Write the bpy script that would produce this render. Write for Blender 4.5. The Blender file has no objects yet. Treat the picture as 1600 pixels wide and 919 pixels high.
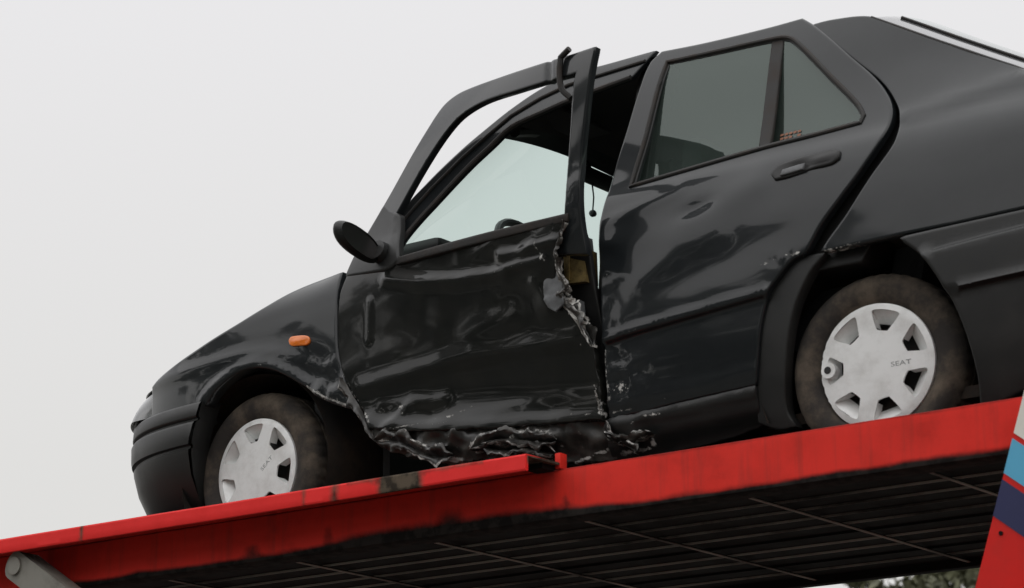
import bpy, bmesh, math, random
import numpy as np
from mathutils import Vector, Matrix, noise
from mathutils.geometry import delaunay_2d_cdt
random.seed(7)
scene = bpy.context.scene
COL = scene.collection
R = math.radians
ZO = 3.08            # height of the transporter's upper deck floor above the ground

# ------------------------------------------------------------------ camera
cam = bpy.data.cameras.new('camera')
cam_o = bpy.data.objects.new('camera', cam); COL.objects.link(cam_o)
cam.sensor_width = 36.0; cam.sensor_fit = 'HORIZONTAL'
cam.lens = 4018.7/1600*36.0
cam.clip_start = 0.1; cam.clip_end = 6000
right = Vector((0.79586823, 0.60546917, -0.0009203)); down = Vector((-0.16637755, 0.21723556, -0.96183534)); fwd = Vector((-0.58216172, 0.7656473, 0.27362736))
M = Matrix((( right.x, -down.x, -fwd.x, 6.058), (right.y, -down.y, -fwd.y, -7.242), (right.z, -down.z, -fwd.z, -1.585+ZO), (0, 0, 0, 1)))
cam_o.matrix_world = M
cam.dof.use_dof = True; cam.dof.focus_distance = 9.2; cam.dof.aperture_fstop = 5.6
scene.camera = cam_o

# ------------------------------------------------------------------ overcast sky and a weak, wide sun
SUN_EL, SUN_ROT = R(46), R(160)
world = bpy.data.worlds.new('World'); scene.world = world; world.use_nodes = True
nt = world.node_tree; nt.nodes.clear()
out = nt.nodes.new('ShaderNodeOutputWorld'); bg = nt.nodes.new('ShaderNodeBackground')
sky = nt.nodes.new('ShaderNodeTexSky'); sky.sky_type = 'NISHITA'; sky.sun_disc = False
sky.sun_elevation = SUN_EL; sky.sun_rotation = SUN_ROT
tc = nt.nodes.new('ShaderNodeTexCoord'); sep = nt.nodes.new('ShaderNodeSeparateXYZ')
ramp = nt.nodes.new('ShaderNodeValToRGB')          # cloud layer: palest overhead, a little duller and warmer low down
ramp.color_ramp.elements[0].position = 0.0; ramp.color_ramp.elements[0].color = (0.690, 0.672, 0.640, 1)
ramp.color_ramp.elements[1].position = 1.0; ramp.color_ramp.elements[1].color = (1.36, 1.36, 1.38, 1)
e = ramp.color_ramp.elements.new(0.20); e.color = (0.735, 0.724, 0.704, 1)
e = ramp.color_ramp.elements.new(0.40); e.color = (0.82, 0.81, 0.82, 1)
scl = nt.nodes.new('ShaderNodeVectorMath'); scl.operation = 'SCALE'; scl.inputs['Scale'].default_value = 10.4
mix = nt.nodes.new('ShaderNodeMix'); mix.data_type = 'RGBA'; mix.inputs['Factor'].default_value = 0.96
nt.links.new(tc.outputs['Generated'], sep.inputs[0]); nt.links.new(sep.outputs['Z'], ramp.inputs[0])
nt.links.new(ramp.outputs[0], scl.inputs[0]); nt.links.new(sky.outputs[0], mix.inputs['A']); nt.links.new(scl.outputs[0], mix.inputs['B'])
nt.links.new(mix.outputs['Result'], bg.inputs[0]); bg.inputs[1].default_value = 0.1
nt.links.new(bg.outputs[0], out.inputs[0])
sun = bpy.data.lights.new('sun', 'SUN'); sun.energy = 1.1; sun.angle = R(150); sun.color = (1, .97, .93)
sun_o = bpy.data.objects.new('sun', sun); COL.objects.link(sun_o)
sd = Vector((math.sin(SUN_ROT)*math.cos(SUN_EL), math.cos(SUN_ROT)*math.cos(SUN_EL), math.sin(SUN_EL)))
sun_o.rotation_euler = (-sd).to_track_quat('-Z', 'Y').to_euler(); sun_o.location = (0, 0, 30)
scene.view_settings.view_transform = 'Standard'; scene.view_settings.look = 'None'
scene.view_settings.exposure = 0.0; scene.view_settings.gamma = 1.0
scene.render.engine = 'CYCLES'
scene.cycles.max_bounces = 8; scene.cycles.transparent_max_bounces = 16

# ---- body side surface: half width of the car at (x along the car, z height) ----
def spline(xs, ys, x):
    if x <= xs[0]: return ys[0]
    if x >= xs[-1]: return ys[-1]
    i = 0
    while x > xs[i+1]: i += 1
    def m(j):
        if j <= 0 or j >= len(xs)-1: return (ys[min(j+1,len(xs)-1)]-ys[max(j-1,0)])/(xs[min(j+1,len(xs)-1)]-xs[max(j-1,0)])
        a=(ys[j]-ys[j-1])/(xs[j]-xs[j-1]); b=(ys[j+1]-ys[j])/(xs[j+1]-xs[j])
        return 0.0 if a*b <= 0 else 2*a*b/(a+b)
    h=xs[i+1]-xs[i]; t=(x-xs[i])/h; m0=m(i)*h; m1=m(i+1)*h
    t2=t*t; t3=t2*t
    return (2*t3-3*t2+1)*ys[i]+(t3-2*t2+t)*m0+(-2*t3+3*t2)*ys[i+1]+(t3-t2)*m1
HZ=[.10,.20,.30,.45,.60,.75,.88,.96,1.02,1.10,1.50,1.54]
HY=[.755,.785,.808,.828,.834,.830,.815,.795,.768,.743,.630,.606]
FTX=[-.82,-.70,-.60,-.45,-.25,0.0,.25,.50]
FTZ=[.66,.745,.79,.845,.90,.94,.965,.98]
def sstep(a,b,x):
    t=min(1,max(0,(x-a)/(b-a))); return t*t*(3-2*t)
def half(x,z):
    h=spline(HZ,HY,z)
    if x<0.5:                                   # fender shoulder rolls over to the bonnet
        zt=spline(FTX,FTZ,x); r=.15
        hf=spline(HZ,HY,min(z,zt-r))
        t=min(1,max(0,(z-(zt-r))/r))
        hf=hf-.16*(1-math.sqrt(max(0,1-t*t)))
        w=sstep(.30,.50,x)
        h=h*w+hf*(1-w)
    if x<.1:                                    # nose rounds in plan
        t=min(1,(.1-x)/.95)
        h*= max(0,1-t**3.1)**(1/3.1)
    if x>2.1 and z>.9:
        h-= .07*sstep(2.1,3.3,x)*sstep(.9,1.3,z)
    if x>2.7:
        h-= .06*sstep(2.7,3.5,x)
    return h
def door_off(x,z):                              # front door stands ajar and twisted, its top swung out
    s=max(0,(x-.42)/1.08)
    k=.005+.335*sstep(.30,1.55,z)
    return s*k

# panel outlines and dent lines, as (x, z) in the side elevation of the car
OUTL = {
 'rdoor': [(1.655, 1.495), (1.617, 1.46), (1.594, 1.367), (1.572, 1.24), (1.55, 1.115), (1.538, 0.973), (1.531, 0.893), (1.533, 0.771), (1.54, 0.663), (1.545, 0.474), (1.544, 0.353), (1.539, 0.25), (1.662, 0.256), (1.807, 0.267), (2.077, 0.279), (2.091, 0.35), (2.116, 0.463), (2.151, 0.546), (2.201, 0.6), (2.242, 0.634), (2.288, 0.65), (2.342, 0.723), (2.409, 0.796), (2.482, 0.88), (2.545, 0.98), (2.555, 1.044), (2.536, 1.106), (2.477, 1.191), (2.382, 1.291), (2.304, 1.374), (2.239, 1.438), (2.191, 1.478), (2.068, 1.476), (1.823, 1.483)],
 'rdoor_win': [(1.685, 1.452), (1.881, 1.443), (2.088, 1.434), (2.153, 1.424), (2.2, 1.386), (2.33, 1.237), (2.44, 1.11), (2.465, 1.066), (2.456, 1.038), (2.291, 1.031), (2.12, 1.027), (1.875, 1.013), (1.621, 0.996), (1.622, 1.039), (1.644, 1.183), (1.666, 1.361)],
 'rdoor_bar': [(2.092, 1.436), (2.131, 1.43), (2.132, 1.026), (2.095, 1.026)],
 'quarter': [(2.23, 1.447), (2.303, 1.447), (2.43, 1.427), (2.531, 1.367), (2.643, 1.3), (2.752, 1.236), (2.86, 1.173), (2.951, 1.12), (3.077, 1.035), (3.229, 0.918), (3.224, 0.664), (3.0, 0.654), (2.805, 0.645), (2.598, 0.643), (2.347, 0.64), (2.37, 0.668), (2.435, 0.736), (2.518, 0.842), (2.588, 0.933), (2.595, 1.012), (2.575, 1.075), (2.514, 1.17), (2.407, 1.277), (2.313, 1.369)],
 'crease': [(2.575, 1.027), (2.741, 1.047), (2.972, 1.087)],
 'rbumper': [(2.62, 0.623), (2.81, 0.628), (3.004, 0.637), (3.228, 0.651), (3.212, 0.189), (3.023, 0.16), (2.811, 0.099), (2.821, 0.186), (2.81, 0.295), (2.778, 0.41), (2.713, 0.534), (2.668, 0.584)],
 'rb_l1': [(2.725, 0.566), (3.001, 0.59), (3.226, 0.61)],
 'rb_l2': [(2.804, 0.439), (2.991, 0.451), (3.251, 0.471)],
 'archpiece': [(2.241, 0.627), (2.295, 0.637), (2.343, 0.636), (2.293, 0.594), (2.235, 0.505), (2.201, 0.412), (2.175, 0.301), (2.162, 0.189), (2.183, 0.142), (2.125, 0.142), (2.063, 0.169), (2.079, 0.277), (2.099, 0.351), (2.124, 0.464), (2.158, 0.541), (2.204, 0.596)],
 'sill': [(1.525, 0.246), (1.652, 0.25), (1.798, 0.261), (2.073, 0.274), (2.066, 0.165), (1.914, 0.142), (1.699, 0.128), (1.501, 0.114)],
 'fender': [(0.416, 0.921), (0.311, 0.911), (0.186, 0.886), (0.076, 0.848), (-0.041, 0.807), (-0.169, 0.769), (-0.263, 0.741), (-0.382, 0.709), (-0.479, 0.681), (-0.527, 0.663), (-0.53, 0.582), (-0.515, 0.526), (-0.201, 0.535), (-0.155, 0.571), (-0.098, 0.604), (-0.027, 0.63), (0.056, 0.636), (0.141, 0.616), (0.223, 0.576), (0.3, 0.528), (0.349, 0.49), (0.415, 0.458), (0.494, 0.427), (0.476, 0.485), (0.448, 0.56), (0.429, 0.642), (0.421, 0.746), (0.417, 0.84)],
 'fcrease': [(-0.525, 0.648), (-0.305, 0.679), (-0.085, 0.698), (0.055, 0.701), (0.238, 0.649), (0.431, 0.574)],
 'bump_top': [(-0.681, 0.52), (-0.397, 0.504), (-0.186, 0.532)],
 'bump_edge': [(-0.186, 0.532), (-0.217, 0.474), (-0.241, 0.386), (-0.266, 0.255), (-0.27, 0.189)],
 'fdoor': [(0.453, 0.904), (0.43, 0.814), (0.433, 0.641), (0.469, 0.523), (0.535, 0.423), (0.572, 0.349), (0.741, 0.315), (0.903, 0.298), (1.061, 0.282), (1.316, 0.262), (1.517, 0.247), (1.515, 0.316), (1.514, 0.396), (1.514, 0.465), (1.5, 0.517), (1.464, 0.562), (1.439, 0.602), (1.415, 0.66), (1.422, 0.728), (1.453, 0.802), (1.506, 0.867), (1.32, 0.876), (1.086, 0.883), (0.731, 0.891), (0.689, 0.889), (0.651, 0.884), (0.552, 0.894)],
 'fd_beltstrip': [(0.714, 0.887), (1.091, 0.876), (1.509, 0.861), (1.513, 0.88), (1.092, 0.899), (0.725, 0.907)],
 'fd_sail': [(0.497, 1.019), (0.581, 1.14), (0.674, 1.076), (0.713, 0.905), (0.689, 0.889), (0.651, 0.884), (0.453, 0.904), (0.472, 0.961)],
 'fd_frame_out': [(0.576, 1.135), (0.696, 1.284), (0.78, 1.374), (0.845, 1.435), (0.895, 1.456), (0.967, 1.462), (1.169, 1.443), (1.38, 1.418), (1.564, 1.394), (1.674, 1.382)],
 'fd_frame_in': [(0.65, 1.078), (0.742, 1.196), (0.844, 1.296), (0.931, 1.355), (1.002, 1.376), (1.111, 1.381), (1.273, 1.364), (1.48, 1.34), (1.561, 1.329), (1.586, 1.328)],
 'fd_post_r': [(1.674, 1.382), (1.645, 1.292), (1.613, 1.176), (1.582, 1.06), (1.568, 0.958), (1.557, 0.86), (1.555, 0.752)],
 'fd_post_l': [(1.578, 1.383), (1.573, 1.293), (1.551, 1.172), (1.528, 1.053), (1.513, 0.95), (1.5, 0.882), (1.442, 0.774)],
 'fd_tear': [(1.499, 0.862), (1.462, 0.816), (1.434, 0.766), (1.433, 0.716), (1.442, 0.665), (1.417, 0.646), (1.441, 0.602), (1.464, 0.578), (1.492, 0.518), (1.516, 0.475)],
 'fd_strip': [(1.556, 1.413), (1.516, 1.395), (1.509, 1.346), (1.516, 1.289), (1.546, 1.254)],
 's1': [(0.597, 0.301), (0.674, 0.292), (0.751, 0.259), (0.826, 0.221), (0.918, 0.211)],
 's2': [(0.999, 0.215), (1.069, 0.239), (1.148, 0.238), (1.246, 0.216), (1.345, 0.199)],
 's3': [(1.041, 0.226), (1.115, 0.204), (1.218, 0.201), (1.327, 0.163)],
 's4': [(1.536, 0.237), (1.523, 0.183), (1.572, 0.162), (1.646, 0.164), (1.699, 0.176)],
 's5': [(1.572, 0.162), (1.605, 0.146), (1.625, 0.126)],
 's6': [(1.428, 0.253), (1.51, 0.248), (1.514, 0.287), (1.504, 0.338)],
 's7': [(0.458, 0.536), (0.489, 0.487), (0.534, 0.419), (0.567, 0.354), (0.594, 0.299)],
 'sky_sheen': [(1.368, 0.715), (1.422, 0.736), (1.447, 0.684), (1.446, 0.613), (1.41, 0.591), (1.376, 0.629)],
 'latch': [(1.411, 0.806), (1.495, 0.799), (1.499, 0.687), (1.418, 0.693)],
 'lplate': [(1.402, 0.851), (1.485, 0.844), (1.49, 0.8), (1.409, 0.806)],
 'lplate2': [(1.43, 0.635), (1.465, 0.634), (1.47, 0.578), (1.437, 0.579)],
 'rail_out': [(0.573, 0.955), (0.622, 1.102), (0.734, 1.213), (0.855, 1.306), (0.954, 1.369), (1.051, 1.426), (1.161, 1.476), (1.275, 1.504), (1.458, 1.508), (1.622, 1.511)],
 'rail_in': [(0.658, 0.946), (0.689, 1.023), (0.787, 1.125), (0.904, 1.231), (0.991, 1.295), (1.065, 1.35), (1.184, 1.377), (1.3, 1.399), (1.423, 1.413), (1.545, 1.427)],
 'bpillar': [(1.513, 1.499), (1.585, 1.5), (1.549, 1.268), (1.509, 0.965), (1.52, 0.739), (1.51, 0.284), (1.435, 0.294), (1.456, 0.75), (1.469, 0.95), (1.492, 1.257)],
 'fsill': [(0.564, 0.352), (0.732, 0.319), (1.051, 0.286), (1.507, 0.251), (1.531, 0.237), (1.519, 0.131), (1.356, 0.138), (1.236, 0.167), (1.034, 0.19), (0.877, 0.206), (0.745, 0.227), (0.616, 0.277), (0.591, 0.301)],
 'ind': [(0.223, 0.714), (0.259, 0.713), (0.294, 0.707), (0.307, 0.698), (0.308, 0.682), (0.296, 0.677), (0.261, 0.68), (0.228, 0.685), (0.218, 0.696), (0.217, 0.708)],
 'handle': [(2.171, 0.928), (2.398, 0.93)],
 'mould': [(1.548, 0.495), (1.685, 0.51), (1.925, 0.53), (2.133, 0.547)],
 'd1': [(1.828, 0.857), (1.899, 0.875), (1.993, 0.873)],
 'd2': [(1.544, 0.88), (1.677, 0.91), (1.819, 0.936)],
 'd3': [(1.588, 0.805), (1.808, 0.806), (1.949, 0.832), (2.108, 0.897)],
 'd4': [(1.689, 0.659), (1.834, 0.738), (1.975, 0.763)],
 'd5': [(2.132, 0.645), (2.209, 0.648), (2.283, 0.654)],
 'f1': [(0.654, 0.846), (0.811, 0.805), (1.018, 0.773), (1.189, 0.764), (1.385, 0.765)],
 'f2': [(0.533, 0.491), (0.763, 0.51), (0.932, 0.526), (1.148, 0.517), (1.459, 0.504)],
 'f3': [(0.921, 0.687), (1.062, 0.676), (1.2, 0.668)],
 'f4': [(0.771, 0.616), (0.942, 0.609)],
 'f5': [(0.613, 0.403), (0.803, 0.366), (1.066, 0.319), (1.42, 0.28)],
 'f6': [(0.58, 0.784), (0.572, 0.65)],
 'f7': [(1.216, 0.604), (1.279, 0.512)],
 'f8': [(1.197, 0.813), (1.366, 0.809), (1.449, 0.807)],
 'f9': [(0.633, 0.336), (0.754, 0.415), (0.891, 0.406)],
 'f10': [(1.33, 0.705), (1.379, 0.617)],
}
# ------------------------------------------------------------------ materials
def mat(name, base, rough=.5, metal=0.0, coat=0.0, coat_rough=.08, spec=.5, dirt=None, dirt_amt=0.0, dirt_scale=6.0,
        bump=0.0, bump_scale=60.0, wear=None, wear_noise=55.0, wear_soft=None, var=0.0, streak=None, rough_var=0.0):
    m = bpy.data.materials.new(name); m.use_nodes = True
    n = m.node_tree; p = n.nodes['Principled BSDF']; L = n.links.new
    p.inputs['Roughness'].default_value = rough; p.inputs['Metallic'].default_value = metal
    p.inputs['Coat Weight'].default_value = coat; p.inputs['Coat Roughness'].default_value = coat_rough
    p.inputs['Specular IOR Level'].default_value = spec
    if coat and name.endswith('car_paint'): p.inputs['Coat IOR'].default_value = 1.42
    tc = n.nodes.new('ShaderNodeTexCoord'); src = tc.outputs['Object']
    col = None
    def noise_tex(scale, detail=6, rough_=.6, vec=None):
        t = n.nodes.new('ShaderNodeTexNoise'); t.inputs['Scale'].default_value = scale
        t.inputs['Detail'].default_value = detail; t.inputs['Roughness'].default_value = rough_
        L(vec or src, t.inputs['Vector']); return t.outputs['Fac']
    def ramp_(fac, a, b):
        r = n.nodes.new('ShaderNodeMapRange'); r.interpolation_type = 'SMOOTHSTEP'
        r.inputs['From Min'].default_value = a; r.inputs['From Max'].default_value = b
        L(fac, r.inputs['Value']); return r.outputs['Result']
    def mixc(fac, A, Bc):
        k = n.nodes.new('ShaderNodeMix'); k.data_type = 'RGBA'
        if isinstance(fac, float): k.inputs['Factor'].default_value = fac
        else: L(fac, k.inputs['Factor'])
        for s, v in (('A', A), ('B', Bc)):
            if isinstance(v, tuple): k.inputs[s].default_value = (*v, 1)
            else: L(v, k.inputs[s])
        return k.outputs['Result']
    def math_(op, a, b):
        k = n.nodes.new('ShaderNodeMath'); k.operation = op
        for i, v in enumerate((a, b)):
            if isinstance(v, (int, float)): k.inputs[i].default_value = v
            else: L(v, k.inputs[i])
        return k.outputs[0]
    col = base
    rg = None
    if var:
        col = mixc(ramp_(noise_tex(3.0), .3, .7), tuple(c*(1-var) for c in base), tuple(min(1, c*(1+var)) for c in base))
    if dirt:
        f = math_('MULTIPLY', ramp_(noise_tex(dirt_scale, 8, .65), .38, .72), dirt_amt)
        col = mixc(f, col, dirt)
        rg = math_('MULTIPLY', f, .35); rg = math_('ADD', rg, rough)
    if rough_var:
        rv = math_('MULTIPLY', noise_tex(9.0), rough_var); rg = math_('ADD', rv, rg if rg is not None else float(rough))
    if streak:                                        # (colour, amount): dirt run down in vertical streaks
        mp = n.nodes.new('ShaderNodeMapping'); mp.inputs['Scale'].default_value = (26, 26, 1.6); L(src, mp.inputs[0])
        f = math_('MULTIPLY', ramp_(noise_tex(1.0, 5, .6, mp.outputs[0]), .48, .75), streak[1])
        col = mixc(f, col, streak[0])
    if wear:                                          # scraped or dirty places, carried by the 'wear' attribute of the sheet
        a = n.nodes.new('ShaderNodeAttribute'); a.attribute_name = 'wear'
        nz = noise_tex(wear_noise, 9, .7)
        f = math_('ADD', a.outputs['Fac'], math_('MULTIPLY', math_('SUBTRACT', nz, .5), 1.5 if not wear_soft else .55))
        f = math_('MULTIPLY', ramp_(f, *(wear_soft or (.46, .62))), ramp_(a.outputs['Fac'], .02, .15))
        wc = mixc(ramp_(noise_tex(23.0), .40, .60), wear, tuple(c*.3 for c in wear))
        col = mixc(f, col, wc)
        rg = math_('ADD', math_('MULTIPLY', f, .4), rg if rg is not None else float(rough))
        if coat: L(math_('MULTIPLY', math_('SUBTRACT', 1.0, f), coat), p.inputs['Coat Weight'])
    if isinstance(col, tuple): p.inputs['Base Color'].default_value = (*col, 1)
    else: L(col, p.inputs['Base Color'])
    if rg is not None: L(rg, p.inputs['Roughness'])
    if bump:
        b = n.nodes.new('ShaderNodeBump'); b.inputs['Strength'].default_value = bump; b.inputs['Distance'].default_value = .004
        L(noise_tex(bump_scale), b.inputs['Height']); L(b.outputs[0], p.inputs['Normal'])
    return m

def glass_mat(name, tint, refl_rough=.02, film=0.0, film_col=(.3, .32, .3), gloss=(1, 1, 1)):
    m = bpy.data.materials.new(name); m.use_nodes = True; n = m.node_tree; n.nodes.clear(); L = n.links.new
    o = n.nodes.new('ShaderNodeOutputMaterial'); tr = n.nodes.new('ShaderNodeBsdfTransparent'); tr.inputs[0].default_value = (*tint, 1)
    gl = n.nodes.new('ShaderNodeBsdfGlossy'); gl.inputs['Roughness'].default_value = refl_rough; gl.inputs[0].default_value = (*gloss, 1)
    lw = n.nodes.new('ShaderNodeLayerWeight'); lw.inputs['Blend'].default_value = .5
    pw = n.nodes.new('ShaderNodeMath'); pw.operation = 'POWER'; pw.inputs[1].default_value = 5; L(lw.outputs['Facing'], pw.inputs[0])
    fr = n.nodes.new('ShaderNodeMath'); fr.operation = 'MULTIPLY_ADD'; fr.inputs[1].default_value = .92; fr.inputs[2].default_value = .08; L(pw.outputs[0], fr.inputs[0])
    mx = n.nodes.new('ShaderNodeMixShader'); L(fr.outputs[0], mx.inputs[0]); L(tr.outputs[0], mx.inputs[1]); L(gl.outputs[0], mx.inputs[2])
    if film:
        df = n.nodes.new('ShaderNodeBsdfDiffuse'); df.inputs[0].default_value = (*film_col, 1)
        nz = n.nodes.new('ShaderNodeTexNoise'); nz.inputs['Scale'].default_value = 4; nz.inputs['Detail'].default_value = 6
        tc = n.nodes.new('ShaderNodeTexCoord'); L(tc.outputs['Object'], nz.inputs['Vector'])
        mr = n.nodes.new('ShaderNodeMapRange'); mr.inputs['To Min'].default_value = film*.8; mr.inputs['To Max'].default_value = film*1.2
        L(nz.outputs['Fac'], mr.inputs['Value'])
        m2 = n.nodes.new('ShaderNodeMixShader'); L(mr.outputs[0], m2.inputs[0]); L(mx.outputs[0], m2.inputs[1]); L(df.outputs[0], m2.inputs[2]); mx = m2
    L(mx.outputs[0], o.inputs[0]); return m

SCR = (.60, .59, .56)
MT = dict(
    paint=mat('car_paint', (.0115, .014, .0155), .35, coat=1, coat_rough=.06, spec=.12, dirt=(.034, .037, .040), dirt_amt=.30, dirt_scale=2.2, wear=SCR),
    crushed=mat('crushed_car_paint', (.006, .007, .0063), .4, coat=.9, coat_rough=.07, spec=.12, dirt=(.020, .019, .015), dirt_amt=.30, dirt_scale=7, wear=SCR, bump=.10, bump_scale=14),
    sillp=mat('crushed_sill_paint', (.016, .0155, .0145), .45, coat=.4, coat_rough=.2, dirt=(.085, .075, .062), dirt_amt=.6, dirt_scale=16, wear=SCR, wear_noise=34, bump=.3, bump_scale=30),
    plastic=mat('dark_bumper_plastic', (.012, .013, .013), .40, dirt=(.035, .033, .03), dirt_amt=.3, dirt_scale=5, wear=SCR, bump=.05, bump_scale=200),
    rubber=mat('window_rubber', (.013, .012, .011), .6, dirt=(.06, .04, .03), dirt_amt=.4, dirt_scale=15),
    tyre=mat('tyre_rubber', (.026, .022, .019), .85, dirt=(.16, .128, .096), dirt_amt=.85, dirt_scale=8, bump=.25, bump_scale=90),
    cap=mat('silver_hubcap', (.86, .87, .86), .42, metal=.15, dirt=(.32, .30, .26), dirt_amt=.30, dirt_scale=14),
    letter=mat('hubcap_lettering', (.30, .31, .31), .4, metal=.3),
    steel=mat('black_wheel_steel', (.010, .010, .010), .6, dirt=(.05, .03, .02), dirt_amt=.5, dirt_scale=25),
    well=mat('dirty_wheel_well', (.013, .010, .008), .9, dirt=(.075, .050, .034), dirt_amt=.8, dirt_scale=5, bump=.2, bump_scale=30),
    orange=mat('amber_lens', (.90, .20, .012), .25, coat=.8, var=.2),
    lens=mat('clear_headlight_lens', (.14, .145, .145), .2, coat=1),
    black=mat('black_trim', (.008, .008, .008), .5, var=.2),
    cloth=mat('dark_headlining', (.045, .04, .04), .95, var=.15),
    seat=mat('grey_seat_cloth', (.04, .042, .045), .95, var=.3, bump=.3, bump_scale=200),
    tornm=mat('torn_bare_metal', (.50, .49, .46), .45, metal=.4, dirt=(.06, .042, .03), dirt_amt=1.0, dirt_scale=34),
    brass=mat('brassy_latch', (.30, .22, .085), .5, metal=.6, dirt=(.05, .035, .02), dirt_amt=.95, dirt_scale=26),
    greym=mat('grey_metal_and_sheen', (.13, .135, .14), .5, dirt=(.04, .04, .04), dirt_amt=.5, dirt_scale=20),
    chrome=mat('mirror_silver', (.20, .19, .185), .28, metal=1),
    red=mat('red_deck_paint', (.80, .026, .014), .5, spec=.3, dirt=(.55, .026, .016), dirt_amt=.6, dirt_scale=5, wear=(.022, .018, .016), wear_noise=7, wear_soft=(.22, .80), streak=((.20, .03, .022), .30), rough_var=.15),
    redlip=mat('red_strip_paint', (.88, .026, .024), .5, spec=.3, dirt=(.74, .024, .02), dirt_amt=.6, dirt_scale=7, wear=(.11, .085, .06), wear_noise=14, wear_soft=(.25, .75), rough_var=.1),
    redpost=mat('red_post_paint', (.66, .012, .008), .4, spec=.3, var=.06, dirt=(.40, .03, .02), dirt_amt=.25, dirt_scale=9),
    white=mat('white_stripe_paint', (.78, .75, .68), .4, var=.04), sky=mat('light_blue_stripe_paint', (.10, .42, .64), .4, var=.05),
    navy=mat('navy_stripe_paint', (.019, .022, .085), .4, var=.1),
    under=mat('dark_steel_and_shade', (.004, .004, .0038), .8, spec=.2, dirt=(.010, .009, .008), dirt_amt=.6, dirt_scale=6),
    lip=mat('worn_plank_lip', (.36, .33, .29), .5, dirt=(.012, .011, .010), dirt_amt=1.0, dirt_scale=1.3),
    bar=mat('worn_cross_bar', (.30, .26, .22), .6, dirt=(.006, .006, .006), dirt_amt=1.0, dirt_scale=2.6),
    arm=mat('grey_strut_paint', (.235, .225, .195), .5, dirt=(.10, .09, .075), dirt_amt=.6, dirt_scale=12, bump=.1, bump_scale=40),
    bark=mat('bark', (.10, .08, .06), .9, var=.3), leaf=mat('leaves', (.085, .088, .045), .7, var=.45), woodm=mat('added_wood_leaves', (.035, .042, .022), .8, var=.4),
    ground=mat('yard_ground', (.10, .098, .09), .95, dirt=(.05, .055, .035), dirt_amt=.8, dirt_scale=.25),
    stick=mat('faded_orange_print', (.34, .15, .09), .6, var=.2),
    windscreen=glass_mat('windscreen_glass', (.77, .90, .855), .02), side=glass_mat('tinted_side_glass', (.50, .62, .56), .015, film=.055, film_col=(.55, .72, .64), gloss=(.90, 1.0, .95)),
    hatchg=glass_mat('rear_screen_glass', (.5, .58, .55), .03, film=.25, film_col=(.45, .48, .47)),
)

# ------------------------------------------------------------------ helpers
def empty(name, loc, label, cat, group=None):
    o = bpy.data.objects.new(name, None); COL.objects.link(o); o.location = loc
    o.empty_display_size = .2
    o['label'] = label; o['category'] = cat
    if group: o['group'] = group
    return o
ORG = {}
def org(parent):
    v = Vector((0, 0, 0)); p = parent
    while p is not None: v += Vector(p.location); p = p.parent
    return v
def mk(name, verts, faces, m, parent=None, smooth=True, mats=None, fm=None, attr=None, shift=(0, 0, ZO), sharp_deg=40):
    """one mesh object; verts in the car/deck frame (z = 0 at the deck floor) unless shift is given"""
    o0 = org(parent); s = Vector(shift) - o0
    me = bpy.data.meshes.new(name); me.from_pydata([(v[0]+s.x, v[1]+s.y, v[2]+s.z) for v in verts], [], faces)
    if attr is not None:
        a = me.attributes.new('wear', 'FLOAT', 'POINT'); a.data.foreach_set('value', np.asarray(attr, dtype=np.float32))
    for x in (mats or [m]): me.materials.append(MT[x] if isinstance(x, str) else x)
    if fm: me.polygons.foreach_set('material_index', fm)
    bm = bmesh.new(); bm.from_mesh(me)
    if len(bm.faces) < 3000 or name in ('tyre', 'hubcap'): bmesh.ops.recalc_face_normals(bm, faces=bm.faces)
    if smooth:
        ca = R(sharp_deg)
        for f in bm.faces: f.smooth = True
        for ed in bm.edges:
            if len(ed.link_faces) == 2 and ed.calc_face_angle(0) > ca: ed.smooth = False
    bm.to_mesh(me); bm.free()
    o = bpy.data.objects.new(name, me); COL.objects.link(o); o.parent = parent
    return o

def crom(pts, closed=True, step=.02, corner=38):
    """Catmull-Rom through pts, corners sharper than 'corner' degrees kept, resampled at about 'step'"""
    P = [np.array(p, float) for p in pts]; n = len(P); outp = []
    def is_c(i):
        if not closed and i in (0, n-1): return True
        a = P[i]-P[(i-1) % n]; b = P[(i+1) % n]-P[i]
        c = a.dot(b)/(np.linalg.norm(a)*np.linalg.norm(b)+1e-12)
        return math.degrees(math.acos(max(-1, min(1, c)))) > corner
    C = [is_c(i) for i in range(n)]
    for i in range(n if closed else n-1):
        j = (i+1) % n; p1, p2 = P[i], P[j]; d = np.linalg.norm(p2-p1)
        t1 = (p2-p1) if C[i] else (p2-P[(i-1) % n])*d/(np.linalg.norm(p2-p1)+np.linalg.norm(p1-P[(i-1) % n])+1e-12)
        t2 = (p2-p1) if C[j] else (P[(j+1) % n]-p1)*d/(np.linalg.norm(p2-p1)+np.linalg.norm(P[(j+1) % n]-p2)+1e-12)
        k = max(1, int(round(d/step)))
        for q in range(k):
            t = q/k; outp.append((2*t**3-3*t*t+1)*p1+(t**3-2*t*t+t)*t1+(3*t*t-2*t**3)*p2+(t**3-t*t)*t2)
    if not closed: outp.append(P[-1])
    return outp
def inside(pts, poly):
    x = pts[:, 0]; y = pts[:, 1]; r = np.zeros(len(pts), bool); n = len(poly); j = n-1
    for i in range(n):
        xi, yi = poly[i]; xj, yj = poly[j]
        c = ((yi > y) != (yj > y)) & (x < (xj-xi)*(y-yi)/((yj-yi) if abs(yj-yi) > 1e-12 else 1e-12)+xi)
        r ^= c; j = i
    return r
def pdist(pts, line, closed=False):
    d = np.full(len(pts), 1e9); L = [np.asarray(p, float) for p in line]
    if closed: L = L+[L[0]]
    for a, b in zip(L[:-1], L[1:]):
        ab = b-a; t = np.clip(((pts-a)@ab)/(ab@ab+1e-12), 0, 1)
        d = np.minimum(d, np.linalg.norm(pts-(a+t[:, None]*ab), axis=1))
    return d
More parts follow.
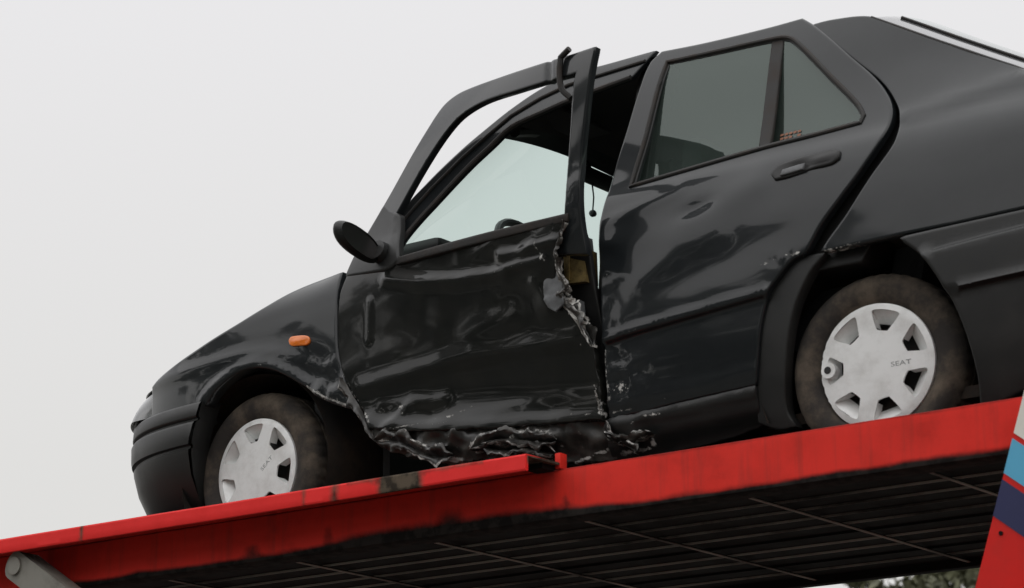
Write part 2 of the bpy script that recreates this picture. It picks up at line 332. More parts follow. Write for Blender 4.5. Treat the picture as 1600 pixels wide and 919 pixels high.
def fbm(x, y, z=0.0, oct=4): return noise.fractal(Vector((x, y, z)), 1.0, 2.0, oct)
def tri2d(loops, step, ring=0.0, lines=()):
    outer = loops[0]; pts = [tuple(p) for l in loops for p in l]; edges = []; k = 0
    for l in loops:
        n = len(l); edges += [(k+i, k+(i+1) % n) for i in range(n)]; k += n
    A = np.array(outer); lo = A.min(0); hi = A.max(0); g = []
    row = 0; y = lo[1]
    while y < hi[1]:
        x = lo[0]+(step/2 if row % 2 else 0)
        while x < hi[0]: g.append((x, y)); x += step
        y += step*.866; row += 1
    g = np.array(g); ok = inside(g, outer)
    for h in loops[1:]: ok &= ~inside(g, h)
    for l in loops: ok &= pdist(g, l, True) > step*.55
    pts += [tuple(p) for p in g[ok]]
    if ring:                                              # a row of points just inside every edge keeps the fold at the edge narrow
        rp = []
        for l in loops:
            q = np.array(l); d = np.roll(q, -1, 0)-np.roll(q, 1, 0); nn = np.stack([-d[:, 1], d[:, 0]], 1); nn /= np.linalg.norm(nn, axis=1)[:, None]+1e-12
            for sg_ in (1, -1): rp.append(q+nn*ring*sg_)
        rp = np.concatenate(rp); ok = inside(rp, outer)
        for h in loops[1:]: ok &= ~inside(rp, h)
        for l in loops: ok &= pdist(rp, l, True) > ring*.75
        pts += [tuple(p) for p in rp[ok]]
    for ln in lines:
        q = np.array(crom(ln, False, .01)); d = np.gradient(q, axis=0); nn = np.stack([-d[:, 1], d[:, 0]], 1); nn /= np.linalg.norm(nn, axis=1)[:, None]+1e-12
        for k_ in (-.011, -.006, -.003, 0, .003, .006, .011):
            rp = q+nn*k_; ok = inside(rp, outer)
            for l in loops: ok &= pdist(rp, l, True) > .004
            pts += [tuple(p) for p in rp[ok]]
    vo, eo, fo, vs, _, _ = delaunay_2d_cdt([Vector(p) for p in pts], edges, [], 0, 1e-6)
    V = np.array([(v.x, v.y) for v in vo]); F = np.array([tuple(f) for f in fo]); c = V[F].mean(1)
    ok = inside(c, outer)
    for h in loops[1:]: ok &= ~inside(c, h)
    F = F[ok]
    a = V[F[:, 0]]; b = V[F[:, 1]]; cc = V[F[:, 2]]
    area = (b[:, 0]-a[:, 0])*(cc[:, 1]-a[:, 1])-(b[:, 1]-a[:, 1])*(cc[:, 0]-a[:, 0])
    F = F[np.abs(area) > 1e-9]; area = area[np.abs(area) > 1e-9]
    F[area < 0] = F[area < 0][:, ::-1]
    return V, F
def boundary(F):
    E = {}
    for f in F:
        for i in range(3):
            a, b = int(f[i]), int(f[(i+1) % 3]); E[(a, b)] = 1
    return [(a, b) for (a, b) in E if (b, a) not in E]

def panel(name, outline, m, parent, off=0.0, holes=(), step=.03, ostep=.02, dents=(), thick=.014, side=-1, wear=(), corner=38, ysurf=None, round_=.004, smooth_outline=True, jag=0.0, sharp_deg=60, lines=()):
    """sheet-metal panel: its side-elevation outline (x, z) laid on the body surface, dented, with folded edges"""
    loops = []
    for l in (outline, *holes):
        q = crom(l, True, ostep, corner) if smooth_outline else [np.array(p, float) for p in l]
        if jag: q = [p+np.array((fbm(p[0]*40, p[1]*40, 3.1, 3), fbm(p[0]*40, p[1]*40, 9.7, 3)))*jag for p in q]
        loops.append(q)
    V, F = tri2d(loops, step, .0045 if round_ else 0, lines); n = len(V)
    o = np.array([off(x, z) if callable(off) else off for x, z in V])
    w = np.zeros(n)
    for d in dents:
        k = d[0]
        if k == 'ridge':
            _, line, wd, amp = d; o += amp*np.exp(-(pdist(V, line)/wd)**2)
        elif k == 'crease':                                 # sharp fold
            _, line, wd, amp = d; o += amp*np.maximum(0, 1-pdist(V, line)/wd)**1.25
        elif k == 'facet':                                  # buckled sheet: flat facets meeting in sharp folds
            _, cx, cz, rx, rz, fr, amp = d; mk_ = np.exp(-(((V[:, 0]-cx)/rx)**4+((V[:, 1]-cz)/rz)**4))
            o += amp*mk_*np.array([noise.voronoi(Vector((x*fr, z*fr*1.5, .37)))[0][0]-.4 if q > .02 else 0 for (x, z), q in zip(V, mk_)])
        elif k == 'step':                                   # (line, width, amp): everything below the line set back
            _, line, wd, amp = d; L = np.array(line); zl = np.interp(V[:, 0], L[:, 0], L[:, 1]); o += amp*(1/(1+np.exp(np.clip((V[:, 1]-zl)/wd, -40, 40))))
        elif k == 'bump':
            _, cx, cz, rx, rz, ang, amp = d; ca, sa = math.cos(R(ang)), math.sin(R(ang)); dx = V[:, 0]-cx; dz = V[:, 1]-cz
            u = (dx*ca+dz*sa)/rx; v = (-dx*sa+dz*ca)/rz; o += amp*np.exp(-(u*u+v*v))
        elif k == 'noise':
            _, cx, cz, rx, rz, fr, amp = d; mk_ = np.exp(-(((V[:, 0]-cx)/rx)**4+((V[:, 1]-cz)/rz)**4))
            o += amp*mk_*np.array([fbm(x*fr, z*fr*1.3, 1.7, 3) if q > .02 else 0 for (x, z), q in zip(V, mk_)])
        elif k == 'fold':
            _, cx, cz, rx, rz, fr, amp = d; mk_ = np.exp(-(((V[:, 0]-cx)/rx)**4+((V[:, 1]-cz)/rz)**4))
            o += amp*mk_*np.array([(1-2*abs(fbm(x*fr, z*fr*1.8, 5.3, 2))) if q > .02 else 0 for (x, z), q in zip(V, mk_)])
    for d in wear:
        if d[0] == 'line': w = np.maximum(w, d[3]*np.exp(-(pdist(V, d[1])/d[2])**2))
        else: w = np.maximum(w, d[5]*np.exp(-(((V[:, 0]-d[1])/d[3])**2+((V[:, 1]-d[2])/d[4])**2)))
    yb = np.array([(ysurf(x, z) if ysurf else half(x, z)) for x, z in V])+o
    verts = [(x, side*y, z) for (x, z), y in zip(V, yb)]; faces = [tuple(int(i) for i in f) for f in F]; wl = list(w)
    be = boundary(F); nrm = {}
    for a, b in be:
        d = V[b]-V[a]; nn = np.array((d[1], -d[0])); nn /= np.linalg.norm(nn)+1e-12
        for i in (a, b): nrm[i] = nrm.get(i, np.zeros(2))+nn
    idx = {}
    prof = [(round_*.7, round_*.35), (round_, round_), (round_, max(thick, round_*1.2))] if round_ else [(0, thick)]
    for i, nn in nrm.items():
        nn = nn/(np.linalg.norm(nn)+1e-12); idx[i] = [i]
        for (a_, b_) in prof:
            idx[i].append(len(verts)); verts.append((V[i][0]+nn[0]*a_, side*(yb[i]-b_), V[i][1]+nn[1]*a_)); wl.append(w[i])
    for a, b in be:
        for k in range(len(prof)):
            faces.append((idx[b][k], idx[a][k], idx[a][k+1], idx[b][k+1]))
    if side > 0: faces = [f[::-1] for f in faces]
    return mk(name, verts, faces, m, parent, attr=wl, sharp_deg=sharp_deg)

def box(x0, x1, y0, y1, z0, z1, b=0.0):
    """box with edges chamfered by b"""
    if b <= 0:
        v = [(x, y, z) for x in (x0, x1) for y in (y0, y1) for z in (z0, z1)]
        return v, [(0, 1, 3, 2), (4, 6, 7, 5), (0, 4, 5, 1), (2, 3, 7, 6), (0, 2, 6, 4), (1, 5, 7, 3)]
    bm = bmesh.new(); bmesh.ops.create_cube(bm, size=1)
    for v in bm.verts: v.co = Vector(((x0+x1)/2+v.co.x*(x1-x0), (y0+y1)/2+v.co.y*(y1-y0), (z0+z1)/2+v.co.z*(z1-z0)))
    bmesh.ops.bevel(bm, geom=bm.edges[:], offset=b, segments=2, affect='EDGES', profile=.6)
    bm.verts.index_update(); v = [tuple(q.co) for q in bm.verts]; f = [tuple(q.index for q in fc.verts) for fc in bm.faces]; bm.free(); return v, f
def join(*parts):
    V, F, fm = [], [], []
    for k, (v, f) in enumerate(parts):
        n = len(V); V += list(v); F += [tuple(i+n for i in q) for q in f]; fm += [k]*len(f)
    return V, F, fm
def tube(path, r, n=8, caps=True, closed=False):
    P = [Vector(p) for p in path]; V, F = [], []; m = len(P); prev = None
    for i, p in enumerate(P):
        a = P[(i-1) % m] if (closed or i > 0) else P[i]; b = P[(i+1) % m] if (closed or i < m-1) else P[i]
        t = (b-a).normalized()
        if prev is None: u = t.orthogonal().normalized()
        else: u = (prev-t*prev.dot(t)).normalized()
        prev = u; w = t.cross(u); rr = r[i] if isinstance(r, (list, tuple)) else r
        for k in range(n):
            c = 2*math.pi*k/n; V.append(tuple(p+u*rr*math.cos(c)+w*rr*math.sin(c)))
    for i in range(m if closed else m-1):
        for k in range(n):
            a = i*n+k; b = i*n+(k+1) % n; j = ((i+1) % m)*n; F.append((a, b, j+(k+1) % n, j+k))
    if caps and not closed: F.append(tuple(range(n))[::-1]); F.append(tuple((m-1)*n+k for k in range(n)))
    return V, F
def prism(poly, y0, y1):
    """(x, z) polygon with thickness from y0 to y1"""
    n = len(poly); v = [(p[0], y0, p[1]) for p in poly]+[(p[0], y1, p[1]) for p in poly]
    return v, [tuple(range(n)), tuple(range(2*n-1, n-1, -1))]+[(i, n+i, n+(i+1) % n, (i+1) % n) for i in range(n)]
def grid(fn, nu, nv):
    V = [fn(i/nu, j/nv) for i in range(nu+1) for j in range(nv+1)]
    F = [(i*(nv+1)+j, (i+1)*(nv+1)+j, (i+1)*(nv+1)+j+1, i*(nv+1)+j+1) for i in range(nu) for j in range(nv)]
    return V, F
def mirror_y(vf):
    v, f = vf[0], vf[1]; return [(a, -b, c) for a, b, c in v], [q[::-1] for q in f]

# ------------------------------------------------------------------ the ground
gv, gf = grid(lambda u, v: (-2500+5000*u, -2500+5000*v, 0), 40, 40)
g = mk('ground', gv, gf, 'ground', shift=(0, 0, 0)); g['kind'] = 'structure'; g['label'] = 'bare grey yard below the transporter'

# ------------------------------------------------------------------ the car transporter
YB = -.98
tr = empty('car_transporter', (1.1, 0, ZO-.1), 'red car transporter with raised deck carrying the wrecked black car', 'car transporter')
# outer side beam: the long web, wear (black dirt) along its lower edge
NX, NZ = 320, 10
bv, bf, bw = [], [], []
xs = np.linspace(-2.6, 3.9, NX+1)
prof = [(-.955, .060), (-.972, .0625), (-.9795, .059), (-.98, .05), (-.98, .03), (-.98, .005), (-.98, -.02), (-.98, -.04), (-.98, -.06), (-.98, -.078), (-.978, -.09), (-.965, -.095), (-.90, -.095), (-.90, -.088), (-.955, -.088), (-.955, .05)]
for x in xs:
    for (y, z) in prof:
        lump = .0012*fbm(x*3, z*6, 2.0, 2)
        bv.append((x, y+lump if y < -.97 else y, z))
        e_ = .020*(1+.5*fbm(x*1.1, 7.7, 0, 2)) + .034*sstep(.35, .8, x)*(1-sstep(1.25, 2.0, x)) + .012*max(0, fbm(x*5, 3.3, 0, 2))
        q = (z+.092)/max(.012, e_); smg = 0
        for (sx, sw2, st) in ((.54, .030, .035), (.20, .05, -.03), (1.05, .10, .01), (1.50, .02, .0)): smg = max(smg, .62*math.exp(-((x-sx)/sw2)**2)*(1-sstep(-.05, st+.02, z)))
        smg = max(smg, .27*sstep(.12, .55, fbm(x*2.3, z*5, 4.4, 4)))
        bw.append(max(smg, max(0.0, min(1.0, 1.25-q))) if -.9795 > y or z < -.07 else .5 if z > .055 else 0)
npf = len(prof)
for i in range(NX):
    for j in range(npf):
        a = i*npf+j; b = i*npf+(j+1) % npf; bf.append((a, b, b+npf, a+npf))
mk('side_beam', bv, bf, 'red', tr, attr=bw)
# overhanging strip on the front part of the deck, and the raised plate where it ends
sv, sw_, sf = [], [], []
xs2 = np.linspace(-2.6, 1.484, 220)
sp = [(-.985, .080), (-1.152, .080), (-1.158, .078), (-1.16, .073), (-1.16, .052), (-1.16, .033), (-1.158, .0275), (-1.152, .026), (-1.146, .030), (-1.146, .072), (-.985, .073)]
for x in xs2:
    for (y, z) in sp:
        sv.append((x, y+.002*fbm(x*2.2, z*3, 5, 2), z+.0015*fbm(x*2, 1, 8, 2)))
        k = max(.95*math.exp(-((x-.99)/.10)**4), .62*math.exp(-((x-.72)/.03)**2), .58*math.exp(-((x-.59)/.02)**2), .9*math.exp(-((x+.44-.15*(z-.05))/.014)**2)*.7)
        if .76 < x < 1.32 and z > .068: k = max(k, .5)
        sw_.append(k if y < -1.155 or z < .07 else .95)
ns = len(sp)
for i in range(len(xs2)-1):
    for j in range(ns): a = i*ns+j; b = i*ns+(j+1) % ns; sf.append((a, b, b+ns, a+ns))
sf += [tuple(range(ns)), tuple(range((len(xs2)-1)*ns, len(xs2)*ns))[::-1]]
mk('guard_strip', sv, sf, 'redlip', tr, attr=sw_, sharp_deg=20)
v, f = box(-2.6, 1.424, -.9835, -.9625, .0635, .0725); mk('strip_web', v, f, 'red', tr, smooth=False)
v, f = box(1.466, 1.487, -.986, -.95, .0628, .112, .003); mk('end_plate', v, f, 'red', tr)
v, f = box(1.40, 1.465, -1.05, -.986, .055, .0722); mk('end_shade_block', v, f, 'under', tr)  # dark block added to paint the deep shade under the strip's end
# far side beam
v, f = box(-2.6, 3.9, .80, .85, -.046, .05, .006); mk('side_beam', v, f, 'under', tr)
# deck planks: U-shaped steel planks running the length of the deck, their down-turned lips worn bright
def plank(y0, y1):
    z1, z0 = -.012, -.030
    a = box(-2.55, 3.88, y0+.002, y1-.002, -.016, -.004)
    l1 = box(-2.55, 3.88, y0+.002, y0+.0055, -.0235, -.0165); l2 = box(-2.55, 3.88, y1-.0055, y1-.002, -.0235, -.0165)
    V, F, k = join(a, l1); return V, F, [0 if q == 0 else 1 for q in k]
NPK = 12; ys = np.linspace(-.895, .80, NPK+1); random.seed(3)
for i in range(NPK):
    V, F, fm = plank(ys[i], ys[i+1]); mk('deck_plank', V, F, None, tr, smooth=False, mats=['under', 'lip' if random.random() < .7 else 'under'], fm=fm)
for i, x in enumerate(np.arange(-2.4, 3.9, .62)):
    b1 = box(x, x+.012, -.895, .80, -.0315, -.0285); b2 = box(x+.003, x+.009, -.895, .80, -.028, -.0240)
    V, F, k = join(b1, b2); mk('cross_bar', V, F, None, tr, smooth=False, mats=['bar', 'under'], fm=k)
# bolts on the underside
for (x, y) in ((1.75, -.86), (2.9, .1), (2.1, -.84), (.6, -.85)):
    v, f = tube([(x, y, -.034), (x, y, -.05)], .012, 8); mk('bolt', v, f, 'lip', tr)
# striped leaning post at the rear: red, with white, light blue and navy bands
def post_x(z): return 3.1034+(z)*(.158/.462)
def post_poly(z0, z1): return [(post_x(z0), z0), (post_x(z0)+.135, z0-.105), (post_x(z1)+.135, z1-.105), (post_x(z1), z1)]
PZ = -2.45
def slab(z0, z1, y0, y1):
    v, f = prism(post_poly(z0, z1), y0, y1); return v, f
v, f = slab(PZ, .45, -1.12, -.995); mk('leaning_post', v, f, 'redpost', tr, smooth=False)
for nm, z0, z1, m_ in (('white_band', -.071, .36, 'white'), ('light_blue_band', -.175, -.085, 'sky'), ('navy_band', -.286, -.191, 'navy')):
    v, f = prism([(x+ (.0 if i in (0, 3) else -.0), z) for i, (x, z) in enumerate(post_poly(z0, z1))], -1.1225, -1.1202); mk(nm, v, f, m_, tr, smooth=False)
v, f = tube([(post_x(-.315)+.03, -1.119, -.335), (post_x(-.315)+.03, -1.124, -.335)], .006, 10); mk('bolt', v, f, 'under', tr)
pb = [(post_x(-2.3)+.137, -2.40), (post_x(-2.3)+.30, -2.40), (post_x(-.36)+.30, -.42), (post_x(-.36)+.137, -.42)]; v, f = prism(pb, -1.09, -1.0); mk('post_backing', v, f, 'under', tr, smooth=False)
v, f = mirror_y(slab(PZ, .2, -1.0, -.875)); mk('leaning_post', v, f, 'redpost', tr, smooth=False)
# grey lifting strut at the lower left, with a round pivot
def strut(sgn, yc):
    a = Vector((-.815, -.012)); b = Vector((.75, -1.75)); d = (Vector((-.544, -.122))-Vector((-.779, .023))).normalized()
    b = a+d*3.1; nn = Vector((-d.y, d.x)); w = .052; pl = []
    for k in range(9):
        t = math.pi/2+math.pi*k/8; pl.append(tuple(a+d*(math.cos(t)*.036)+nn*(math.sin(t)*w)))
    pl += [tuple(b-nn*w), tuple(b+nn*w)]
    v, f = prism(pl, yc-.045, yc+.045); o = mk('lifting_strut', v, f, 'arm', tr, sharp_deg=30)
    ring = tube([(a.x+.012, yc+sgn*.0462, a.y-.006), (a.x+.012, yc+sgn*.054, a.y-.006)], .032, 20); mk('pivot_pin', ring[0], ring[1], 'arm', o)
    r2 = prism([tuple(a+d*.12+nn*(-w-.03)), tuple(b+nn*(-w-.03)), tuple(b+nn*(-w-.012)), tuple(a+d*.12+nn*(-w-.012))], yc-.01, yc+.03); mk('hydraulic_pipe', r2[0], r2[1], 'under', o, smooth=False)
strut(-1, -1.08); strut(1, .93)
# lower frame, axles and wheels under the deck (below the photograph's frame)
for y0, y1 in ((-1.10, -.98), (.86, .98)):
    v, f = box(-5.5, 4.6, y0, y1, -2.55, -2.30, .01); mk('lower_frame', v, f, 'redpost', tr)
v, f = box(-5.5, 4.5, -.978, .858, -2.45, -2.41); mk('lower_deck', v, f, 'under', tr, smooth=False)
for x in (1.0, 2.1):
    for y in (-.92, .62):
        c = (x, y, -2.66); pr = [(.20, -.11), (.30, -.13), (.40, -.125), (.42, -.08), (.42, .08), (.40, .125), (.30, .13), (.20, .11)]
        V, F = [], []; N = 40
        for i in range(N):
            t = 2*math.pi*i/N
            for (r_, yy) in pr: V.append((c[0]+r_*math.cos(t), c[1]+.1+yy, c[2]+r_*math.sin(t)))
        for i in range(N):
            for j in range(len(pr)):
                a = i*len(pr)+j; b = i*len(pr)+(j+1) % len(pr); F.append((a, b, (b+len(pr)) % (N*len(pr)), (a+len(pr)) % (N*len(pr))))
        w = mk('wheel', V, F, 'tyre', tr); d = tube([(x, y-.02, -2.66), (x, y+.22, -2.66)], .205, 24); mk('rim', d[0], d[1], 'arm', w)
for x in (-2.4,):
    for y in (-1.05, .92):
        v, f = box(x, x+.12, y-.05, y+.05, -2.30, -.046); mk('front_post', v, f, 'redpost', tr, smooth=False)
v, f = box(-5.5, -5.38, -.3, .3, -2.30, -1.5); mk('drawbar_plate', v, f, 'redpost', tr, smooth=False)
v, f = box(-5.5, -5.42, -.05, .05, -3.08, -2.55); mk('support_leg', v, f, 'arm', tr, smooth=False)

# ------------------------------------------------------------------ the wrecked car
car = empty('wrecked_car', (1.25, 0, ZO), 'crashed black hatchback with caved-in front door hanging ajar, on the red transporter deck', 'car')
O = OUTL
# rear door (near side, dented) and its far twin
mould = [(1.30, .475)]+O['mould']+[(2.3, .56)]
rd_d = [('ridge', mould, .010, .007), ('step', [(p[0], p[1]-.016) for p in mould], .0025, -.012),
        ('bump', 1.66, .80, .19, .07, 12, -.009), ('bump', 1.895, .866, .06, .022, 10, -.009), ('ridge', O['d2'], .022, .004), ('ridge', O['d3'], .055, .006),
        ('ridge', O['d4'], .05, .004), ('bump', 1.62, .66, .14, .08, 30, -.004), ('bump', 1.98, .67, .26, .06, 12, -.005),
        ('noise', 1.56, .68, .06, .22, 9, .005), ('facet', 1.60, .36, .09, .09, 12, .016), ('noise', 2.20, .640, .06, .012, 30, .003),
        ('ridge', [(1.54, .30), (1.9, .30), (2.1, .32)], .02, .004), ('noise', 1.9, .7, .5, .3, 2.2, .002)]
rd_w = [('line', [(2.12, .638), (2.21, .640), (2.27, .648)], .008, .75), ('blob', 1.59, .335, .045, .03, .62), ('line', [(1.56, .50), (1.68, .505)], .006, .5), ('blob', 1.555, .70, .022, .03, .45), ('line', [(1.55, .262), (1.75, .275)], .007, .6), ('blob', 1.60, .44, .06, .04, .25), ('line', [(1.545, .3), (1.545, .46)], .006, .55)]
rdoor = panel('rear_door', O['rdoor'], 'paint', car, off=.004, holes=[O['rdoor_win']], step=.017, ostep=.013, lines=[[(p[0], p[1]-.016) for p in mould]], dents=rd_d, wear=rd_w, thick=.03, round_=.006)
def inset(poly, k):
    P = crom(poly, True, .02); n = len(P); r = []
    for i in range(n):
        d = P[(i+1) % n]-P[i-1]; nn = np.array((-d[1], d[0])); nn /= np.linalg.norm(nn)+1e-9; r.append(P[i]+nn*k)
    return r
def ccw(p):
    a = sum(p[i][0]*p[(i+1) % len(p)][1]-p[(i+1) % len(p)][0]*p[i][1] for i in range(len(p))); return list(p) if a > 0 else list(p)[::-1]
win = ccw(O['rdoor_win'])
panel('window_glass', [tuple(p) for p in inset(win, -.004)], 'side', rdoor, off=lambda x, z: -.021+.10*(z-1.24), step=.05, thick=.004, round_=0, smooth_outline=False)
pth = [(p[0], -(half(p[0], p[1])+.004), p[1]) for p in inset(win, .003)]
v, f = tube(pth, .0075, 8, closed=True); mk('window_seal', v, f, 'rubber', rdoor)
pth = [(p[0], -(half(p[0], p[1])-.003), p[1]) for p in inset(win, .011)]
v, f = tube(pth, .005, 6, closed=True); mk('inner_window_seal', v, f, 'black', rdoor)
panel('division_bar', O['rdoor_bar'], 'rubber', rdoor, off=.000, step=.03, thick=.012)
# small printed sticker low in the fixed rear pane
V, F = [], []
for r_ in range(2):
    for k in range(5):
        if (r_, k) in ((0, 3),): continue
        x = 2.145+.0155*k; z = 1.062+.013*r_; y = -(half(x, z)-.021+.10*(z-1.24)+.003); n_ = len(V); V += [(x, y, z), (x+.012, y, z+.001), (x+.012, y+.001, z+.008), (x, y+.001, z+.007)]; F.append((n_, n_+1, n_+2, n_+3))
mk('window_sticker', V, F, 'stick', rdoor, smooth=False)
# rear door handle
hb = panel('door_handle', [(2.172, .921), (2.190, .940), (2.25, .951), (2.30, .953), (2.38, .954), (2.402, .944), (2.402, .924), (2.38, .913), (2.31, .911), (2.24, .902), (2.186, .901)], 'black', rdoor, off=.012, step=.012, ostep=.008, thick=.02, round_=.006,
           dents=[('bump', 2.27, .925, .05, .016, 0, -.010), ('bump', 2.35, .935, .06, .012, 3, .008)])
panel('handle_flap', [(2.208, .906), (2.285, .912), (2.290, .928), (2.215, .922)], 'greym', hb, off=.019, step=.012, thick=.008, round_=.003)
# dark door jamb behind the shut gap
panel('door_jamb', [(2.15, .60), (2.45, .60), (2.68, .95), (2.66, 1.10), (2.40, 1.37), (2.24, 1.43), (2.19, 1.41), (2.30, 1.33), (2.47, 1.16), (2.50, 1.05), (2.48, .95), (2.30, .72)], 'black', car, off=-.05, step=.05, thick=.12)
# rear quarter panel
q_d = [('ridge', [(2.56, 1.00)]+O['crease']+[(3.3, 1.15)], .022, .006), ('noise', 2.9, .9, .6, .4, 2.5, .003)]
panel('rear_quarter_panel', O['quarter'], 'paint', car, step=.03, ostep=.015, dents=q_d, thick=.03, round_=.005, wear=[('line', [(2.35, .640), (2.48, .6425)], .004, .5)])
# plastic rear bumper with two ledges
panel('rear_bumper', O['rbumper'], 'plastic', car, off=.012, step=.02, ostep=.015, thick=.10, round_=.008,
      lines=[O['rb_l1'], O['rb_l2']],
      dents=[('step', O['rb_l1'], .0022, .016), ('step', O['rb_l2'], .0022, -.014), ('ridge', [(p[0], p[1]+.006) for p in O['rb_l2']], .006, .006)])
panel('wheel_arch_lip', O['archpiece'], 'plastic', car, off=-.020, step=.02, ostep=.015, thick=.045, round_=.004)
# sill between the wheels: straight behind, crushed under the front door
panel('rear_sill', O['sill'], 'plastic', car, off=-.012, step=.018, ostep=.012, thick=.08, jag=.003,
      dents=[('ridge', [(1.52, .225), (1.7, .235), (2.07, .255)], .014, .010), ('facet', 1.58, .19, .12, .08, 10, .03), ('noise', 1.58, .19, .12, .08, 18, .008), ('step', [(1.5, .15), (2.1, .185)], .01, -.03)],
      wear=[('line', [(1.535, .15), (1.60, .135), (1.66, .15), (1.69, .175)], .008, .8), ('line', [(1.53, .235), (1.62, .225), (1.70, .238), (1.85, .25)], .007, .6), ('blob', 1.56, .21, .03, .03, .4)])
panel('front_sill', O['fsill'], 'sillp', car, off=-.012, step=.011, ostep=.010, thick=.07, jag=.010, round_=.003,
      dents=[('facet', 1.05, .22, .5, .12, 9, .055), ('noise', 1.05, .23, .55, .12, 16, .016), ('facet', .68, .30, .12, .10, 12, .030), ('step', [(.55, .27), (.9, .235), (1.5, .19)], .01, -.02)],
      wear=[('line', [(.60, .30), (.68, .285), (.76, .235), (.84, .212), (.92, .205)], .007, .9), ('line', [(.98, .235), (1.06, .255), (1.15, .245), (1.24, .255), (1.33, .225)], .010, .66), ('line', [(1.0, .21), (1.1, .205), (1.25, .215), (1.34, .19)], .008, .6), ('line', [(1.36, .138), (1.45, .15), (1.52, .165)], .006, .8), ('blob', .66, .305, .06, .04, .42), ('blob', .85, .25, .16, .05, .40), ('blob', 1.2, .235, .22, .05, .42), ('blob', 1.42, .2, .03, .05, .45), ('blob', .80, .26, .10, .03, .34)])
# front wing
fw_d = [('ridge', [(-.62, .66), (-.45, .672), (-.20, .678), (0.0, .690), (.15, .672), (.38, .585)], .020, .006),
        ('ridge', [(-.208, .55), (-.16, .585), (-.1, .617), (-.028, .643), (.056, .648), (.141, .628), (.223, .588), (.3, .54)], .016, .012),
        ('bump', .33, .57, .08, .06, -40, -.020), ('noise', .38, .53, .10, .09, 16, .014), ('bump', .30, .80, .10, .10, 0, .004)]
panel('front_wing', O['fender'], 'paint', car, step=.02, ostep=.014, dents=fw_d, thick=.05, round_=.006, wear=[('line', [(.30, .527), (.36, .488), (.47, .44)], .006, .75), ('line', [(.425, .60), (.455, .55), (.48, .48)], .007, .45), ('line', [(.06, .64), (.12, .63)], .005, .45)])
panel('side_indicator', O['ind'], 'orange', car, off=.007, step=.008, ostep=.006, thick=.012, round_=.002, corner=75, dents=[('bump', .26, .695, .03, .012, 0, .004)])
# nose: swept round the plan of the front corners
def nose_pt(x_or_phi, z, d, byx=True):
    W = spline(HZ, HY, z)
    if byx: t = (.1-x_or_phi)/.95
    else: t = x_or_phi
    f = max(0, 1-t**3.1)**(1/3.1)
    return (.1-(.95+d)*t, -(W+d)*f, z)
def sweep(prof, xs_of_z, nu=60, full=True):
    V, F = [], []; rows = []
    for k in range(nu+1):
        s = k/nu; row = []
        for (z, d) in prof:
            t0 = (.1-xs_of_z(z))/.95; ph0 = math.asin(min(1, t0**1.55)); ph = ph0+(math.pi/2-ph0)*s
            t = math.sin(ph)**(1/1.55); f = math.cos(ph)**(1/1.55) if math.cos(ph) > 1e-9 else 0
            W = spline(HZ, HY, z); row.append((.1-(.972+d)*t, -(W+d)*f, z))
        rows.append(row)
    if full: rows = rows+[[(a, -b, c) for a, b, c in r_] for r_ in rows[-2::-1]]
    m_ = len(prof)
    for r_ in rows: V += r_
    for i in range(len(rows)-1):
        for j in range(m_-1): a = i*m_+j; F.append((a, a+1, a+m_+1, a+m_))
    return V, F
bprof = [(.556, -.06), (.553, -.005), (.548, .010), (.538, .018), (.50, .021), (.494, .019), (.490, .010), (.483, .010), (.479, .021), (.47, .0255), (.42, .026), (.402, .024), (.397, .012), (.389, .012), (.385, .019), (.37, .018), (.30, .006), (.22, -.022), (.17, -.045), (.16, -.10)]
bx = lambda z: -.19 if z > .53 else (-.19-.06*min(1, (.53-z)/.15) if z > .38 else -.25-.03*min(1, (.38-z)/.2))
V, F = sweep(bprof, bx); fbp = mk('front_bumper', V, F, 'plastic', car, sharp_deg=50)
# end caps of the bumper at the wheel arches
for sg in (1, -1):
    cap = [(bx(z), sg*-(spline(HZ, HY, z)*max(0, 1-((.1-bx(z))/.95)**3.1)**(1/3.1)+d), z) for z, d in bprof]; inn = [(x+.002, y+sg*.09, z) for x, y, z in cap]
    n_ = len(cap); mk('bumper_end', cap+inn, [(i, i+1, n_+i+1, n_+i) for i in range(n_-1)], 'plastic', fbp)
# headlamps and grille
zt = lambda x: spline(FTX, FTZ, x)
btx = [-.86, -.82, -.70]+[p[0] for p in O['fender'][9::-1]]; btz = [.60, .62, .665]+[p[1] for p in O['fender'][9::-1]]
lamp_top = lambda x: spline(btx, btz, x)
def front_strip(name, x0, x1, z0, z1fn, d, m_, parent, sg=1, n=16, nz=5, bulge=.006):
    def fn(u, v):
        t0 = (.1-x0)/.95; t1 = (.1-x1)/.95; p0 = math.asin(min(1, t0**1.55)); p1 = math.asin(min(1, t1**1.55)); ph = p0+(p1-p0)*u
        t = math.sin(ph)**(1/1.55); f = max(0, math.cos(ph))**(1/1.55); x = .1-.95*t; z = z0+(z1fn(x)-z0)*v
        W = spline(HZ, HY, z); dd = d+bulge*math.sin(math.pi*v)-.05*v; k_ = min(1, u*6); dd = dd*k_-.012*(1-k_)
        return (.1-(.95+.026*k_+dd)*t, -sg*(W+dd+.010*k_)*f, z)
    v, f = grid(fn, n, nz); return mk(name, v, f, m_, parent)
for sg in (1, -1):
    hl = front_strip('headlamp', -.545, -.842, .558, lambda x: lamp_top(x)-.006, .022, 'lens', car, sg, n=28)
    front_strip('lamp_surround', -.70, -.835, .548, lambda x: lamp_top(x)-.010, -.012, 'black', hl, sg)
front = front_strip('grille', -.833, -.85, .556, lambda x: .66, .0, 'black', car, 1); front_strip('grille_panel', -.833, -.85, .556, lambda x: .66, .0, 'black', front, -1)
